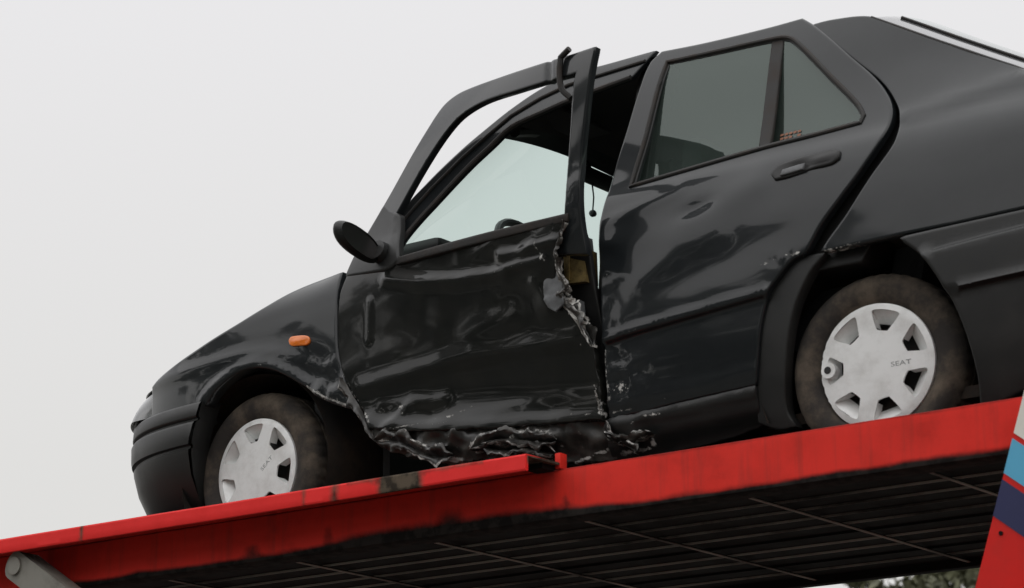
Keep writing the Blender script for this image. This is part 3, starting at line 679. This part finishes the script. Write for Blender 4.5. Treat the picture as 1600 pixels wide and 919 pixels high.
# bonnet
def bon(u, v):
    x = -.80+1.21*u; z_ = spline(btx, btz, x)-.004; ye = max(.02, half(x, z_)-.004); y = -ye+2*ye*v
    return (x, y, z_+.012*(1-(y/ye)**4))
v, f = grid(bon, 40, 24); mk('bonnet', v, f, 'paint', car)
v, f = grid(lambda u, v: (.42+.16*u-.25*(1-(2*v-1)**2)*(1-0*u), -.66+1.32*v, .86+.02*(1-(2*v-1)**2)), 6, 20); mk('scuttle_panel', v, f, 'black', car)

# roof rail with the windscreen pillar, door opening seal, lower door pillar
rail = O['rail_out']+O['rail_in'][::-1]
panel('roof_rail', rail, 'paint', car, off=.0, step=.016, ostep=.012, thick=.02, round_=.004)
pth = [(x, -(half(x, z)+.002), z) for x, z in [tuple(p) for p in crom(O['rail_in'], False, .03)]]
v, f = tube(pth, .009, 8); mk('door_seal', v, f, 'rubber', car)
pth = [(x, -(half(x, z)+.003), z) for x, z in [tuple(.62*np.array(a)+.38*np.array(b)) for a, b in zip(O['rail_out'], O['rail_in'])]]
v, f = tube(pth, .006, 8); mk('rail_trim', v, f, 'rubber', car)
panel('door_pillar', [(1.50, .14), (1.60, .14), (1.60, .9), (1.66, 1.46), (1.56, 1.52), (1.545, 1.42), (1.552, 1.20), (1.545, 1.0), (1.52, .88), (1.50, .70)], 'black', car, off=-.045, step=.04, thick=.06)

# ------------------------------------------------------------------ front door, crushed and ajar
D = door_off
fd_d = [('bump', .85, .60, .42, .34, 0, -.020), ('crease', O['f1'], .035, .014), ('crease', O['f2'], .050, .010), ('crease', O['f6'], .02, .006),
        ('bump', .95, .41, .45, .07, -4, -.016), ('crease', O['f9'], .03, .007), ('bump', 1.33, .72, .06, .10, 15, .008), ('bump', 1.29, .64, .08, .09, 25, -.008), ('crease', O['f8'], .03, .016), ('crease', O['f10'], .03, .006), ('bump', 1.365, .625, .05, .05, 0, .010), ('bump', 1.12, .60, .16, .06, 12, .010),
        ('facet', 1.28, .80, .20, .11, 7, .024), ('facet', .70, .37, .20, .07, 8, .018), ('facet', 1.15, .31, .40, .04, 6, .010), ('noise', .95, .62, .6, .3, 2.0, .007), ('step', [(.5, .40), (.75, .345), (1.1, .305), (1.52, .27)], .008, .012)]
fd_w = [('line', [(.45, .56), (.50, .47), (.56, .385), (.585, .345)], .010, .52), ('blob', .70, .40, .05, .035, .46), ('blob', .62, .39, .02, .04, .50), ('line', [(.76, .350), (.92, .345), (1.0, .365)], .006, .62), ('line', [(.60, .335), (.75, .33), (.9, .325)], .007, .55), ('line', [(1.50, .36), (1.515, .26)], .008, .62),
        ('line', O['f1'], .005, .40), ('line', [(1.36, .82), (1.39, .76)], .012, .5), ('blob', .60, .84, .012, .02, .5), ('line', O['f6'], .005, .38), ('line', O['f3'], .006, .34), ('line', [(.80, .73), (.88, .745), (.95, .735)], .005, .36), ('line', [(1.40, .277), (1.51, .262)], .006, .6), ('blob', 1.02, .365, .06, .012, .3), ('line', [(1.44, .52), (1.495, .46), (1.51, .40)], .006, .4)]
fdoor = panel('front_door', O['fdoor'], 'crushed', car, off=D, step=.0125, ostep=.010, dents=fd_d, wear=fd_w, thick=.035, round_=.004, jag=.004)
frame = O['fd_frame_out']+O['fd_post_r'][1:]+O['fd_post_l'][::-1][:-1]+O['fd_frame_in'][::-1]
Dm = lambda x, z: D(x, z)+.0
panel('window_frame', frame, 'paint', fdoor, off=Dm, step=.013, ostep=.012, thick=.028, round_=.004, corner=50, dents=[('noise', 1.45, .95, .08, .12, 16, .008), ('ridge', [(1.44, 1.45), (1.455, 1.2), (1.465, 1.0)], .010, -.010)], wear=[('line', [(.655, 1.10), (.69, 1.16)], .008, .35), ('line', [(1.44, 1.02), (1.45, .93)], .006, .4)])
panel('mirror_sail', O['fd_sail'], 'plastic', fdoor, off=D, step=.02, ostep=.012, thick=.03, round_=.008, dents=[('ridge', [(.66, 1.09), (.68, .92)], .01, .006)])
panel('belt_trim', O['fd_beltstrip'], 'rubber', fdoor, off=lambda x, z: D(x, z)+.004, step=.012, thick=.03, round_=.004)
innerp = [(.48, .44), (.60, .36), (1.0, .30), (1.50, .27), (1.515, .50), (1.512, .70), (1.515, .80), (1.495, .90), (1.475, .99), (1.455, .97), (1.44, .88), (.70, .88), (.55, .86)]
panel('inner_door_panel', innerp, 'black', fdoor, off=lambda x, z: D(x, z)-.075, step=.05, thick=.02)
# torn, curled skin along the rear edge
tp = [tuple(p) for p in crom(O['fd_tear'], False, .006)]
random.seed(11); V, F, Wt = [], [], []
for i, (x, z) in enumerate(tp):
    y = -(half(x, z)+D(x, z)); a = fbm(i*.12, 0, 0, 3); b = fbm(i*.21, 5, 0, 3); mid = math.sin(math.pi*i/(len(tp)-1)); w_ = .008+.018*abs(b)+.032*math.exp(-((z-.60)/.07)**2)
    for k in range(5):
        q = k/4; V.append((x-.006+w_*q*1.0+.008*a+.004*math.sin(q*9+i*.5), y-.008*math.sin(q*3.1)-.012*a*q+.020*q*q, z+.010*b*q-.006*q))
for i in range(len(tp)-1):
    for k in range(4): a = i*5+k; F.append((a, a+1, a+6, a+5))
mk('torn_edge', V, F, 'tornm', fdoor, sharp_deg=180)
# scraped, curled sheet edges along the crushed sill and the door's lower corners
def ribbon(name, line, parent, offy, w0, seed):
    P = [tuple(p) for p in crom(line, False, .006)]; V, F = [], []; n = len(P)
    for i, (x, z) in enumerate(P):
        q = i/(n-1); w_ = w0*(.35+.9*abs(fbm(i*.23, seed, 0, 3)))*min(1, 5*q+.2, 5*(1-q)+.2); j = .006*fbm(i*.3, seed+7, 0, 3); y = -(half(x, z)+offy(x, z)+.004*fbm(i*.2, seed+3, 0, 3))
        d_ = np.array(P[min(n-1, i+1)])-np.array(P[max(0, i-1)]); nn = np.array((-d_[1], d_[0])); nn /= np.linalg.norm(nn)+1e-9
        V += [(x+nn[0]*(j-w_), y+.006, z+nn[1]*(j-w_)), (x+nn[0]*j, y-.004, z+nn[1]*j), (x+nn[0]*(j+w_), y+.006, z+nn[1]*(j+w_))]
    for i in range(n-1): a = i*3; F += [(a, a+1, a+4, a+3), (a+1, a+2, a+5, a+4)]
    return mk(name, V, F, 'tornm', parent, sharp_deg=35)
def peel(name, line, parent, offy, w0, curl, seed, flip=1):
    P = [tuple(p) for p in crom(line, False, .006)]; V, F, Wt = [], [], []; n = len(P); K = 6
    for i, (x, z) in enumerate(P):
        q = i/(n-1); w_ = w0*(.50+.8*abs(fbm(i*.075, seed, 0, 3))+.10*fbm(i*.31, seed+2, 0, 2))*min(1, 6*q+.15, 6*(1-q)+.15); y = half(x, z)+offy(x, z)
        d_ = np.array(P[min(n-1, i+1)])-np.array(P[max(0, i-1)]); nn = np.array((-d_[1], d_[0]))*flip; nn /= np.linalg.norm(nn)+1e-9; b_ = .022*fbm(i*.13, seed+4, 0, 3)
        for k in range(K):
            a = k/(K-1); V.append((x+nn[0]*w_*a, -(y+b_*a+curl*math.sin(a*2.3+.4*fbm(i*.2, k*.5, seed, 2))), z+nn[1]*w_*a)); Wt.append(.12+(.30+.35*fbm(i*.09, seed+6, 0, 2))*(a > .75)+.55*max(0, fbm(i*.11, k*.4, seed+9, 2)))
    for i in range(n-1):
        for k in range(K-1): a = i*K+k; F.append((a, a+1, a+K+1, a+K))
    return mk(name, V, F, 'sillp', parent, attr=Wt, sharp_deg=50)
for k_, (ln, w_, cu, fl) in enumerate((('s1', .050, .026, 1), ('s1', .040, .016, -1), ('s2', .046, .030, 1), ('s2', .034, .036, -1), ('s3', .040, .034, -1), ('s3', .030, .02, 1), ('s4', .050, .034, 1), ('s5', .036, .025, 1))): peel('peeled_sheet', O[ln], car, lambda x, z: -.004, w_, cu, k_*2.7, fl)
peel('peeled_sheet', O['s7'], fdoor, lambda x, z: D(x, z)-.006, .030, .018, 31, -1); peel('peeled_sheet', O['fd_tear'], fdoor, lambda x, z: D(x, z)-.004, .042, .030, 37, 1); peel('peeled_sheet', O['fd_tear'][4:], fdoor, lambda x, z: D(x, z)-.012, .050, .010, 43, 1)
panel('sky_sheen_patch', O['sky_sheen'], 'greym', fdoor, off=lambda x, z: D(x, z)+.012-.25*(z-.66), step=.012, ostep=.008, thick=.006, round_=.002, jag=.006, dents=[('noise', 1.38, .66, .1, .1, 14, .01)])  # grey patch: sky sheen on the dented paint, put into the colour
for k_, (nm, wd_) in enumerate((('s4', .005), ('s5', .004))): ribbon('torn_sill_edge', O[nm], car, lambda x, z: .004, wd_, k_*3.3)
for k_, (nm, wd_) in enumerate((('s6', .004),)): ribbon('torn_door_edge', O[nm], fdoor, lambda x, z: D(x, z)+.002, wd_, 20+k_*3.3)
# a few curled shards in the tear
for (x, z, dx, dz) in ((1.425, .655, .035, -.05), (1.44, .62, .05, -.07), (1.455, .585, .02, .04)):
    y = -(half(x, z)+D(x, z)); P_ = []
    for k in range(7): q = k/6; P_.append((x+dx*q, y-.012*math.sin(q*3)+.015*q, z+dz*q+.006*math.sin(q*7)))
    V = []; F = []
    for k, p in enumerate(P_): w_ = .010*(1-k/7.5); V += [(p[0]-w_, p[1], p[2]-w_*.4), (p[0]+w_, p[1]+.006, p[2]+w_*.4)]
    F = [(2*k, 2*k+1, 2*k+3, 2*k+2) for k in range(6)]
    mk('metal_shard', V, F, 'tornm', fdoor)
v, f = prism(O['latch'], -.86, -.79); mk('door_latch', v, f, 'brass', fdoor, smooth=False)
lx, lz = O['latch'][0]
v, f = box(1.428, 1.44, -.866, -.8605, .70, .80, .002); mk('latch_rib', v, f, 'brass', fdoor)
v, f = prism(O['lplate'], -.855, -.80); mk('latch_plate', v, f, 'greym', fdoor, smooth=False)
v, f = prism(O['lplate2'], -.852, -.82); mk('latch_plate', v, f, 'greym', fdoor, smooth=False)
# hanging strip of window seal at the top rear corner of the frame
P_ = [(x, -(half(x, z)+D(x, z)+dy), z) for x, z, dy in [(p[0], p[1], q) for p, q in zip(O['fd_strip'], (.012, .014, .010, .004, -.01))]]
v, f = tube([tuple(p) for p in crom(P_, False, .012)], .010, 8); mk('torn_seal', v, f, 'rubber', fdoor)
# door mirror
mc = Vector((.61, -.945, .962)); V, F = [], []
NR, NS = 28, 10; rows = []
for i in range(NS+1):
    q = i/NS
    if q < .7: dx = -.05*(1-(q/.7))-.0; sc = math.sin(math.pi/2*(.12+.88*q/.7))
    else: dx = .022*(q-.7)/.3; sc = 1.0-.12*((q-.7)/.3)**2
    for k in range(NR):
        t = 2*math.pi*k/NR; cy, sz = math.cos(t), math.sin(t)
        yy = .114*sc*math.copysign(abs(cy)**.85, cy); zz = .049*sc*math.copysign(abs(sz)**.85, sz)
        V.append((mc.x+dx, mc.y+yy, mc.z+zz-.22*yy))
for i in range(NS):
    for k in range(NR): a = i*NR+k; b = i*NR+(k+1) % NR; F.append((a, b, b+NR, a+NR))
F.append(tuple(range(NR)))
dm = mk('door_mirror', V, F, 'plastic', fdoor, sharp_deg=70)
V = [(mc.x+.018, mc.y, mc.z)]+[(mc.x+.018, mc.y+.104*math.cos(2*math.pi*k/NR), mc.z+.043*math.sin(2*math.pi*k/NR)-.0229*math.cos(2*math.pi*k/NR)) for k in range(NR)]
mk('mirror_glass', V, [(0, 1+k, 1+(k+1) % NR) for k in range(NR)], 'chrome', dm)
v, f = tube([(.625, -.86, .955), (.625, -.80, .94)], [.035, .045], 12); mk('mirror_arm', v, f, 'plastic', dm)

# ------------------------------------------------------------------ far side of the body
fo = dict(side=1, step=.06, ostep=.03, thick=.03)
frd = panel('rear_door', O['rdoor'], 'paint', car, off=.004, holes=[O['rdoor_win']], **fo)
panel('window_glass', win, 'side', frd, off=-.01, side=1, step=.08, thick=.004, round_=0)
panel('rear_quarter_panel', O['quarter'], 'paint', car, **fo); panel('front_wing', O['fender'], 'paint', car, **fo)
panel('rear_bumper', O['rbumper'], 'plastic', car, off=.012, **fo); panel('wheel_arch_lip', O['archpiece'], 'plastic', car, off=-.006, side=1, step=.04, thick=.22)
panel('side_sill', [(.45, .13), (2.07, .15), (2.07, .275), (.45, .26)], 'paint', car, off=-.01, **fo)
fdo = [(.43, .26), (1.52, .25), (1.52, .9), (1.58, 1.40), (1.50, 1.47), (1.10, 1.44), (.93, 1.36), (.60, 1.05), (.42, .93)]
fwo = [(.72, .93), (1.47, .92), (1.52, 1.38), (1.20, 1.38), (1.02, 1.30)]
ffd = panel('front_door', fdo, 'paint', car, holes=[fwo], **fo); panel('window_glass', fwo, 'windscreen', ffd, off=-.01, side=1, step=.08, thick=.004, round_=0)
panel('roof_rail', rail, 'paint', car, side=1, step=.04, ostep=.03, thick=.05)

# ------------------------------------------------------------------ roof, tailgate, glass
ex = [p[0] for p in O['rail_out'][3:]]+[O['rdoor'][-2][0]]+[p[0] for p in O['quarter'][:3]]; ez = [p[1] for p in O['rail_out'][3:]]+[O['rdoor'][-2][1]-.01]+[p[1]-.004 for p in O['quarter'][:3]]
def edge_z(x): return spline(ex, ez, x)
def roof_pt(u, v, dz=0, k=1.0):
    s = 2*v-1; x0 = .95-.06*(1-s*s); x = x0+(2.413-x0)*u; ye = (half(x, min(1.54, edge_z(x)-.022))-.003)*k; y = ye*s
    return (x, y, edge_z(x)-.022+(.055+.075*math.exp(-(x-.9)/.5))*(1-s*s)+dz)
v, f = grid(roof_pt, 40, 24); mk('roof', v, f, 'paint', car)
v, f = grid(lambda u, v: roof_pt(.05+.95*u, v, -.012, .97), 24, 16); mk('headlining', v, f, 'cloth', car)
hx = [p[0] for p in O['quarter'][2:9]]; hz = [p[1] for p in O['quarter'][2:9]]
def hatch_pt(u, v, x0=2.413, x1=3.05, inset_=0.0, dz=0.0):
    s = (2*v-1)*(1-inset_); x = x0+(x1-x0)*u; ze = spline(hx, hz, x); ye = half(x, ze); return (x, ye*s, ze+.13*(1-s*s)+dz)
v, f = grid(lambda u, v: hatch_pt(u, v), 24, 24); hatch = mk('tailgate', v, f, 'paint', car)
v, f = grid(lambda u, v: hatch_pt(u, v, 2.46, 3.0, .27, .006), 20, 20); mk('rear_screen', v, f, 'hatchg', hatch)
for sg in (0, 1):
    pth = [hatch_pt(u, .13 if sg == 0 else .87, 2.46, 3.02, 0, .004) for u in np.linspace(0, 1, 16)]; v, f = tube(pth, .005, 6); mk('screen_seal', v, f, 'rubber', hatch)
    pth = [hatch_pt(u, .004 if sg == 0 else .996, 2.44, 3.05, 0, .002) for u in np.linspace(0, 1, 16)]; v, f = tube(pth, .005, 6); mk('gutter_seal', v, f, 'rubber', hatch)
# tail: closing panel and lamps behind the frame edge
def tail_pt(u, v):
    s = 2*v-1; z = .20+.86*u; x = 3.22+.03*math.sin(u*3.1)-.10*s*s; x = min(x, 3.25)-(.15*max(0, u-.8)/.2); return (x, .72*s, z)
v, f = grid(tail_pt, 12, 16); mk('tail_panel', v, f, 'paint', car)
v, f = grid(lambda u, v: (3.02+.20*u, -.66+1.32*v, 1.085-.03*u), 4, 8); mk('boot_lip', v, f, 'paint', car)
# windscreen
def ws(u, v):
    s = 2*v-1; q = 1-s*s; b = Vector((.36-.30*q, .675*s, .965+.02*q)); t = Vector((.955-.06*q, .535*s, 1.402+.100*q)); p = b.lerp(t, u); p.x -= .02*math.sin(math.pi*u); p.z += .012*math.sin(math.pi*u); return tuple(p)
v, f = grid(ws, 14, 20); mk('windscreen', v, f, 'windscreen', car)
pth = [ws(1, v) for v in np.linspace(0, 1, 20)]; v, f = tube([(a+.015, b, c-.006) for a, b, c in pth], .022, 8); mk('windscreen_header', v, f, 'black', car)
# ------------------------------------------------------------------ cabin
v, f = box(.42, .62, -.57, .57, .80, 1.03, .03); dash = mk('dashboard', v, f, 'black', car)
v, f = box(.44, .63, -.53, -.20, 1.031, 1.085, .02); mk('instrument_hood', v, f, 'black', dash)
sc_ = Vector((.93, -.37, .955)); ax = Vector((-.42, 0, -.10)).normalized(); up = Vector((-.42, 0, .907)).normalized(); lat = Vector((0, 1, 0))
v, f = tube([tuple(sc_+up*.185*math.cos(t)+lat*.185*math.sin(t)) for t in np.linspace(0, 2*math.pi, 33)[:-1]], .014, 8, closed=True); sw = mk('steering_wheel', v, f, 'black', car)
v, f = tube([tuple(sc_), tuple(sc_+Vector((-.30, 0, -.12)))], .035, 10); mk('steering_column', v, f, 'black', sw)
for sgn in (-1, 1):
    v, f = tube([tuple(sc_), tuple(sc_+lat*.18*sgn)], .016, 6); mk('spoke', v, f, 'black', sw)
for y in (-.37, .37):
    v, f = box(1.02, 1.52, y-.25, y+.25, .42, .60, .05); st = mk('front_seat', v, f, 'seat', car)
    bk = box(0, .13, y-.25, y+.25, 0, .56, .05); V = [(1.47+a+c*.25, b, .52+c) for a, b, c in bk[0]]; mk('backrest', V, bk[1], 'seat', st)
    hr_ = box(1.625, 1.715, y-.13, y+.13, 1.10, 1.24, .035); mk('headrest', hr_[0], hr_[1], 'seat', st)
v, f = box(2.0, 2.5, -.62, .62, .40, .60, .05); rs = mk('rear_seat', v, f, 'seat', car)
bk = box(0, .13, -.62, .62, 0, .50, .05); V = [(2.42+a+c*.25, b, .50+c) for a, b, c in bk[0]]; mk('backrest', V, bk[1], 'seat', rs)
v, f = box(2.52, 3.1, -.60, .60, .98, 1.0); mk('parcel_shelf', v, f, 'cloth', car, smooth=False)
v, f = box(.40, 3.15, -.70, .70, .155, .19); mk('floor_pan', v, f, 'well', car, smooth=False)
v, f = box(.20, .24, -.68, .68, .19, .80); mk('bulkhead', v, f, 'black', car, smooth=False)
rm = box(.905, .93, -.125, .125, 1.352, 1.415, .012); rvm = mk('rear_view_mirror', rm[0], rm[1], 'black', car)
v, f = tube([(.905, 0, 1.41), (.88, 0, 1.475)], .012, 8); mk('mirror_stem', v, f, 'black', rvm)
for y in (-.36, .36):
    v, f = box(1.0, 1.14, y-.17, y+.17, 1.448, 1.462, .006); mk('sun_visor', v, f, 'cloth', car)
# ------------------------------------------------------------------ wheel wells
for cx, r0 in ((0.0, .352), (2.47, .40)):
    for sg in (-1, 1):
        V, F = [], []; N = 24
        for i in range(N+1):
            t = math.radians(-20+220*i/N); 
            for y in (.80, .72, .42): V.append((cx+r0*math.cos(t)*(1.0 if y < .8 else .985), sg*(y-.03), .29+r0*math.sin(t)*.96))
        for i in range(N):
            for k in range(2): a = i*3+k; F.append((a, a+1, a+4, a+3))
        n0 = len(V); V.append((cx, sg*.39, .29)); F += [(i*3+2, n0, (i+1)*3+2) for i in range(N)]
        mk('wheel_well', V, F, 'well', car)
v, f = box(.55, .58, -.72, .72, .17, .75); mk('wheel_bulkhead', v, f, 'under', car, smooth=False)
v, f = box(2.95, 3.0, -.70, -.40, .17, .60); mk('rear_bulkhead', v, f, 'well', car, smooth=False)

# ------------------------------------------------------------------ wheels
def lathe(prof, n, mod=None):
    V, F = [], []; m_ = len(prof)
    for i in range(n):
        t = 2*math.pi*i/n
        for j, (r_, y) in enumerate(prof):
            rr = r_+(mod(i, j, y) if mod else 0); V.append((rr*math.cos(t), y, rr*math.sin(t)))
    for i in range(n):
        for j in range(m_-1): a = i*m_+j; b = ((i+1) % n)*m_+j; F.append((a, a+1, b+1, b))
    return V, F
RC = .1885
TY = [(.172, .030), (.186, .012), (.192, .003), (.200, -.004), (.215, -.011), (.235, -.014), (.250, -.012), (.262, -.006), (.272, .003), (.280, .013), (.2845, .022), (.286, .034), (.287, .046), (.2815, .048), (.2815, .053), (.2875, .055), (.288, .078), (.282, .080), (.282, .086), (.288, .088), (.2875, .112), (.2815, .114), (.2815, .119), (.287, .121), (.286, .135), (.2845, .146), (.272, .166), (.250, .180), (.215, .178), (.186, .16), (.172, .14)]
def tmod(i, j, y):
    if 10 <= j <= 12 or 22 <= j <= 24: return -.003 if i % 6 < 2 else 0
    if 15 <= j <= 20: return -.003 if (i+j) % 8 < 1 else 0
    return 0
def cap_mesh(broken):
    """trim: flat centre, seven openings with sloping pockets, rolled rim"""
    def edge(t):
        a = math.degrees(t) % 360
        if broken and 135 < a < 232:
            k = math.sin((a-135)/97*math.pi); return RC*(1-.075*k*(.55+.6*abs(fbm(t*9, 2.3, 0, 3))))
        return RC
    outer = [np.array((edge(2*math.pi*i/150)*math.cos(2*math.pi*i/150), edge(2*math.pi*i/150)*math.sin(2*math.pi*i/150))) for i in range(150)]
    holes = []; pockets = []
    for k in range(7):
        a = R(76+360/7*k); ca, sa = math.cos(a), math.sin(a)
        tr_ = [(.106, -.018), (.112, -.022), (.158, -.046), (.165, -.040), (.169, 0.0), (.165, .040), (.158, .046), (.112, .022), (.106, .018)]
        if broken and k == 2: tr_ = [(.106, -.018), (.112, -.022), (.150, -.042), (.156, -.036), (.158, 0.0), (.156, .036), (.150, .042), (.112, .022), (.106, .018)]
        loc = [np.array(p) for p in crom(tr_, True, .006, 80)]
        holes.append([np.array((p[0]*ca-p[1]*sa, p[0]*sa+p[1]*ca)) for p in loc]); pockets.append((ca, sa, loc))
    V2, F2 = tri2d([outer]+holes, .012)
    def dome(x, z):
        r_ = math.hypot(x, z); y = -.010+.004*(r_/RC)**2
        if r_ > .168: y += .004*((r_-.168)/(RC-.168))**2
        return y
    V = [(x, dome(x, z), z) for x, z in V2]; F = [tuple(int(q) for q in f_) for f_ in F2]
    for a, b in boundary(F2):
        r1 = math.hypot(*V2[a]); r2 = math.hypot(*V2[b]); n = len(V); lim = RC*.90
        atrim = min(r1, r2) > .170 or (broken and min(r1, r2) > .1645)
        if atrim: V += [(V2[a][0]*1.006, V[a][1]+.012, V2[a][1]*1.006), (V2[b][0]*1.006, V[b][1]+.012, V2[b][1]*1.006)]
        else: V += [(V2[a][0]*.998, V[a][1]+.006, V2[a][1]*.998), (V2[b][0]*.998, V[b][1]+.006, V2[b][1]*.998)]
        F.append((a, b, n+1, n))
    # pocket floors: slope inward from the outer edge, leaving a dark slot near the hub
    for ca, sa, loc in pockets:
        xmx = max(p[0] for p in loc); n = len(V); cols = []
        for p in loc: pass
        for q in range(5):
            rr = xmx-.001-(xmx-.131)*q/4; hw = .022+(.046-.022)*(rr-.112)/.046; hw = max(.022, min(.046, hw))
            for s in (-1, -.5, 0, .5, 1):
                px, pz = rr, hw*s*1.02; V.append((px*ca-pz*sa, -.004+.034*q/4+.000, px*sa+pz*ca))
        for q in range(4):
            for s in range(4): a = n+q*5+s; F.append((a, a+1, a+6, a+5))
        # side walls
        for sgn in (-1, 1):
            n = len(V)
            for rr, hw in ((.158, .046), (.112, .022)):
                for dy in (-.004, .028): px, pz = rr, sgn*hw*1.0; V.append((px*ca-pz*sa, dy, px*sa+pz*ca))
            F.append((n, n+1, n+3, n+2))
    return V, F
def text_mesh(body, size):
    c = bpy.data.curves.new('lettering', 'FONT'); c.body = body; c.size = size; c.align_x = 'CENTER'; c.align_y = 'CENTER'; c.extrude = .001
    o = bpy.data.objects.new('lettering', c); COL.objects.link(o); dg = bpy.context.evaluated_depsgraph_get()
    me = bpy.data.meshes.new_from_object(o.evaluated_get(dg)); v = [tuple(q.co) for q in me.vertices]; f = [tuple(p.vertices) for p in me.polygons]
    bpy.data.objects.remove(o); return v, f
TY = [(r_, y if y < .03 else .03+(y-.03)*1.28) for r_, y in TY]
tyv, tyf = lathe(TY, 264, tmod)
LET = text_mesh('SEAT', .024)
def wheel(cx, cy, cz, side, steer, spin, broken, text_rot, toe=0, text_at=(.083, -.006)):
    Rz = Matrix.Rotation(steer, 4, 'Z'); Rs = Matrix.Rotation(spin, 4, 'Y'); T = Matrix.Translation((cx, cy, cz))
    def place(vs, rot=True):
        o_ = []
        for v_ in vs:
            q = Vector(v_)
            if rot: q = Rs @ q
            if side > 0: q = Vector((q.x, -q.y, q.z))
            o_.append(tuple(T @ (Rz @ q)))
        return o_
    dv, df = lathe([(.0, .045), (.06, .045), (.10, .05), (.15, .055), (.176, .045), (.180, .016), (.186, .014), (.188, .03), (.176, .12), (.06, .12), (0, .12)], 40)
    w = mk('wheel', place(dv), df, 'steel', car)
    mk('tyre', place(tyv), tyf, 'tyre', w, sharp_deg=35)
    hv, hf = cap_mesh(broken); h = mk('hubcap', place(hv), hf, 'cap', w, sharp_deg=35)
    if side < 0:
        lv, lf = LET; ca, sa = math.cos(text_rot), math.sin(text_rot)
        pts = [(text_at[0]+p[0]*1.25*ca-p[1]*.85*sa, -.0092-p[2]*.8, text_at[1]+p[0]*1.25*sa+p[1]*.85*ca) for p in lv]
        mk('hubcap_lettering', place(pts, False), lf, 'letter', w, smooth=False)
        pl = []
        for (a, b) in ((-.042, -.017), (.042, -.017), (.042, .017), (-.042, .017)): pl.append((text_at[0]+a*ca-b*sa, text_at[1]+a*sa+b*ca))
        if broken:
            lug = tube([(-.150, -.020, .002), (-.150, .01, .002)], .024, 14); mk('lug_cover', place(lug[0], False), lug[1], 'cap', w)
            lug = tube([(-.152, -.0215, .003), (-.152, -.0205, .003)], .0115, 12); mk('lug_recess', place(lug[0], False), lug[1], 'steel', w)
    return w
wheel(2.462, -.735, .287, -1, R(3), R(0), True, 0.02)
wheel(-.005, -.745, .284, -1, R(-2), R(-20), False, R(40), text_at=(.055, .02))
wheel(2.462, .735, .287, 1, 0, 0, False, 0); wheel(-.005, .745, .284, 1, R(-2), 0, False, 0)

# charm on a cord under the rear-view mirror (hangs by itself)
ch = empty('hanging_charm', (.93, -.01, 1.25+ZO), 'small charm on a cord hanging from the mirror inside the windscreen', 'charm')
v, f = tube([(.925, -.01, 1.352), (.93, -.008, 1.30), (.928, -.012, 1.25)], .003, 5); mk('cord', v, f, 'black', ch)
V, F = lathe([(0, -.015), (.010, -.011), (.014, 0), (.010, .011), (0, .015)], 10); mk('bead', [(a+.928, b-.012, c+1.238) for a, b, c in V], F, 'greym', ch)

# ------------------------------------------------------------------ trees beyond the deck, and unseen trees added behind the viewer to darken reflections
def leaf_cloud(blobs, n, size, rnd):
    V, F = [], []
    for _ in range(n):
        c, r_ = rnd.choice(blobs); d = Vector((rnd.gauss(0, 1), rnd.gauss(0, 1), rnd.gauss(0, 1))).normalized(); q = r_*(rnd.random()**.45)
        p = Vector(c)+Vector((d.x*q, d.y*q, d.z*q*.8)); a = Vector((rnd.gauss(0, 1), rnd.gauss(0, 1), rnd.gauss(0, 1))).normalized(); b = a.orthogonal().normalized(); b.rotate(Matrix.Rotation(rnd.random()*6.28, 3, a)); c2 = a.cross(b); s = size*(.6+.8*rnd.random())
        k = len(V); V += [tuple(p-b*s-c2*s*.1), tuple(p-c2*s*.45), tuple(p+b*s), tuple(p+c2*s*.45)]; F.append((k, k+1, k+2, k+3))
    return V, F
def tree(x, y, h, cr, seed, label):
    rnd = random.Random(seed); t = empty('tree', (x, y, 0), label, 'tree', 'trees below the far edge of the deck')
    path = [(x, y, 0), (x+.1, y, h*.2), (x-.05, y+.1, h*.45), (x+.05, y, h*.8)]; parts = [tube(path, [.22, .18, .13, .04], 8)]; blobs = []
    for k in range(13):
        a = rnd.random()*6.28; z0 = h*(.3+.5*rnd.random()); rr = cr*(.45+.6*rnd.random())*(1.15-abs(z0/h-.5)); e_ = (x+rr*math.cos(a), y+rr*math.sin(a), z0+h*.18)
        parts.append(tube([(x, y, z0-.2), ((x*.5+e_[0]*.5), (y*.5+e_[1]*.5), z0+h*.05), e_], [.08, .05, .015], 5)); blobs.append((e_, cr*(.28+.2*rnd.random())))
    blobs.append(((x, y, h*.90), cr*.42))
    V, F, _ = join(*parts); mk('trunk', V, F, 'bark', t, shift=(0, 0, 0))
    V, F = leaf_cloud(blobs, 2600, .17, rnd); mk('crown', V, F, 'leaf', t, smooth=False, shift=(0, 0, 0))
def at(u, dist):
    d = right*((u-800)/4018.7)+down*((900-459.5)/4018.7)+fwd; d.z = 0; d.normalize(); return 6.058+d.x*dist, -7.242+d.y*dist
for u, dist, h, cr, sd_, lb in ((1500, 52, 11.2, 2.0, 1, 'fullest olive tree under the deck edge beside the striped post'), (1425, 58, 11.6, 1.6, 2, 'thin pale tree left of the fullest one under the deck edge'), (1352, 66, 12.4, 1.3, 3, 'sparse tree top furthest left under the deck edge'), (1575, 48, 10.6, 1.9, 4, 'tree mostly hidden behind the striped leaning post')):
    x, y = at(u, dist); tree(x, y, h, cr, sd_, lb)
rnd = random.Random(5); blobs = []
for k in range(210):
    a = R(rnd.uniform(195, 345)); dd = rnd.uniform(30, 44); h = rnd.uniform(1.5, 15.5); blobs.append(((3+dd*math.cos(a), -6+dd*math.sin(a), h), 2.4))
V, F = leaf_cloud(blobs, 24000, .6, rnd); wd = mk('added_wood', V, F, 'woodm', None, smooth=False, shift=(0, 0, 0)); wd['kind'] = 'stuff'; wd['label'] = 'unseen trees added behind the viewer for dark reflections in the doors'; wd['category'] = 'added_wood'
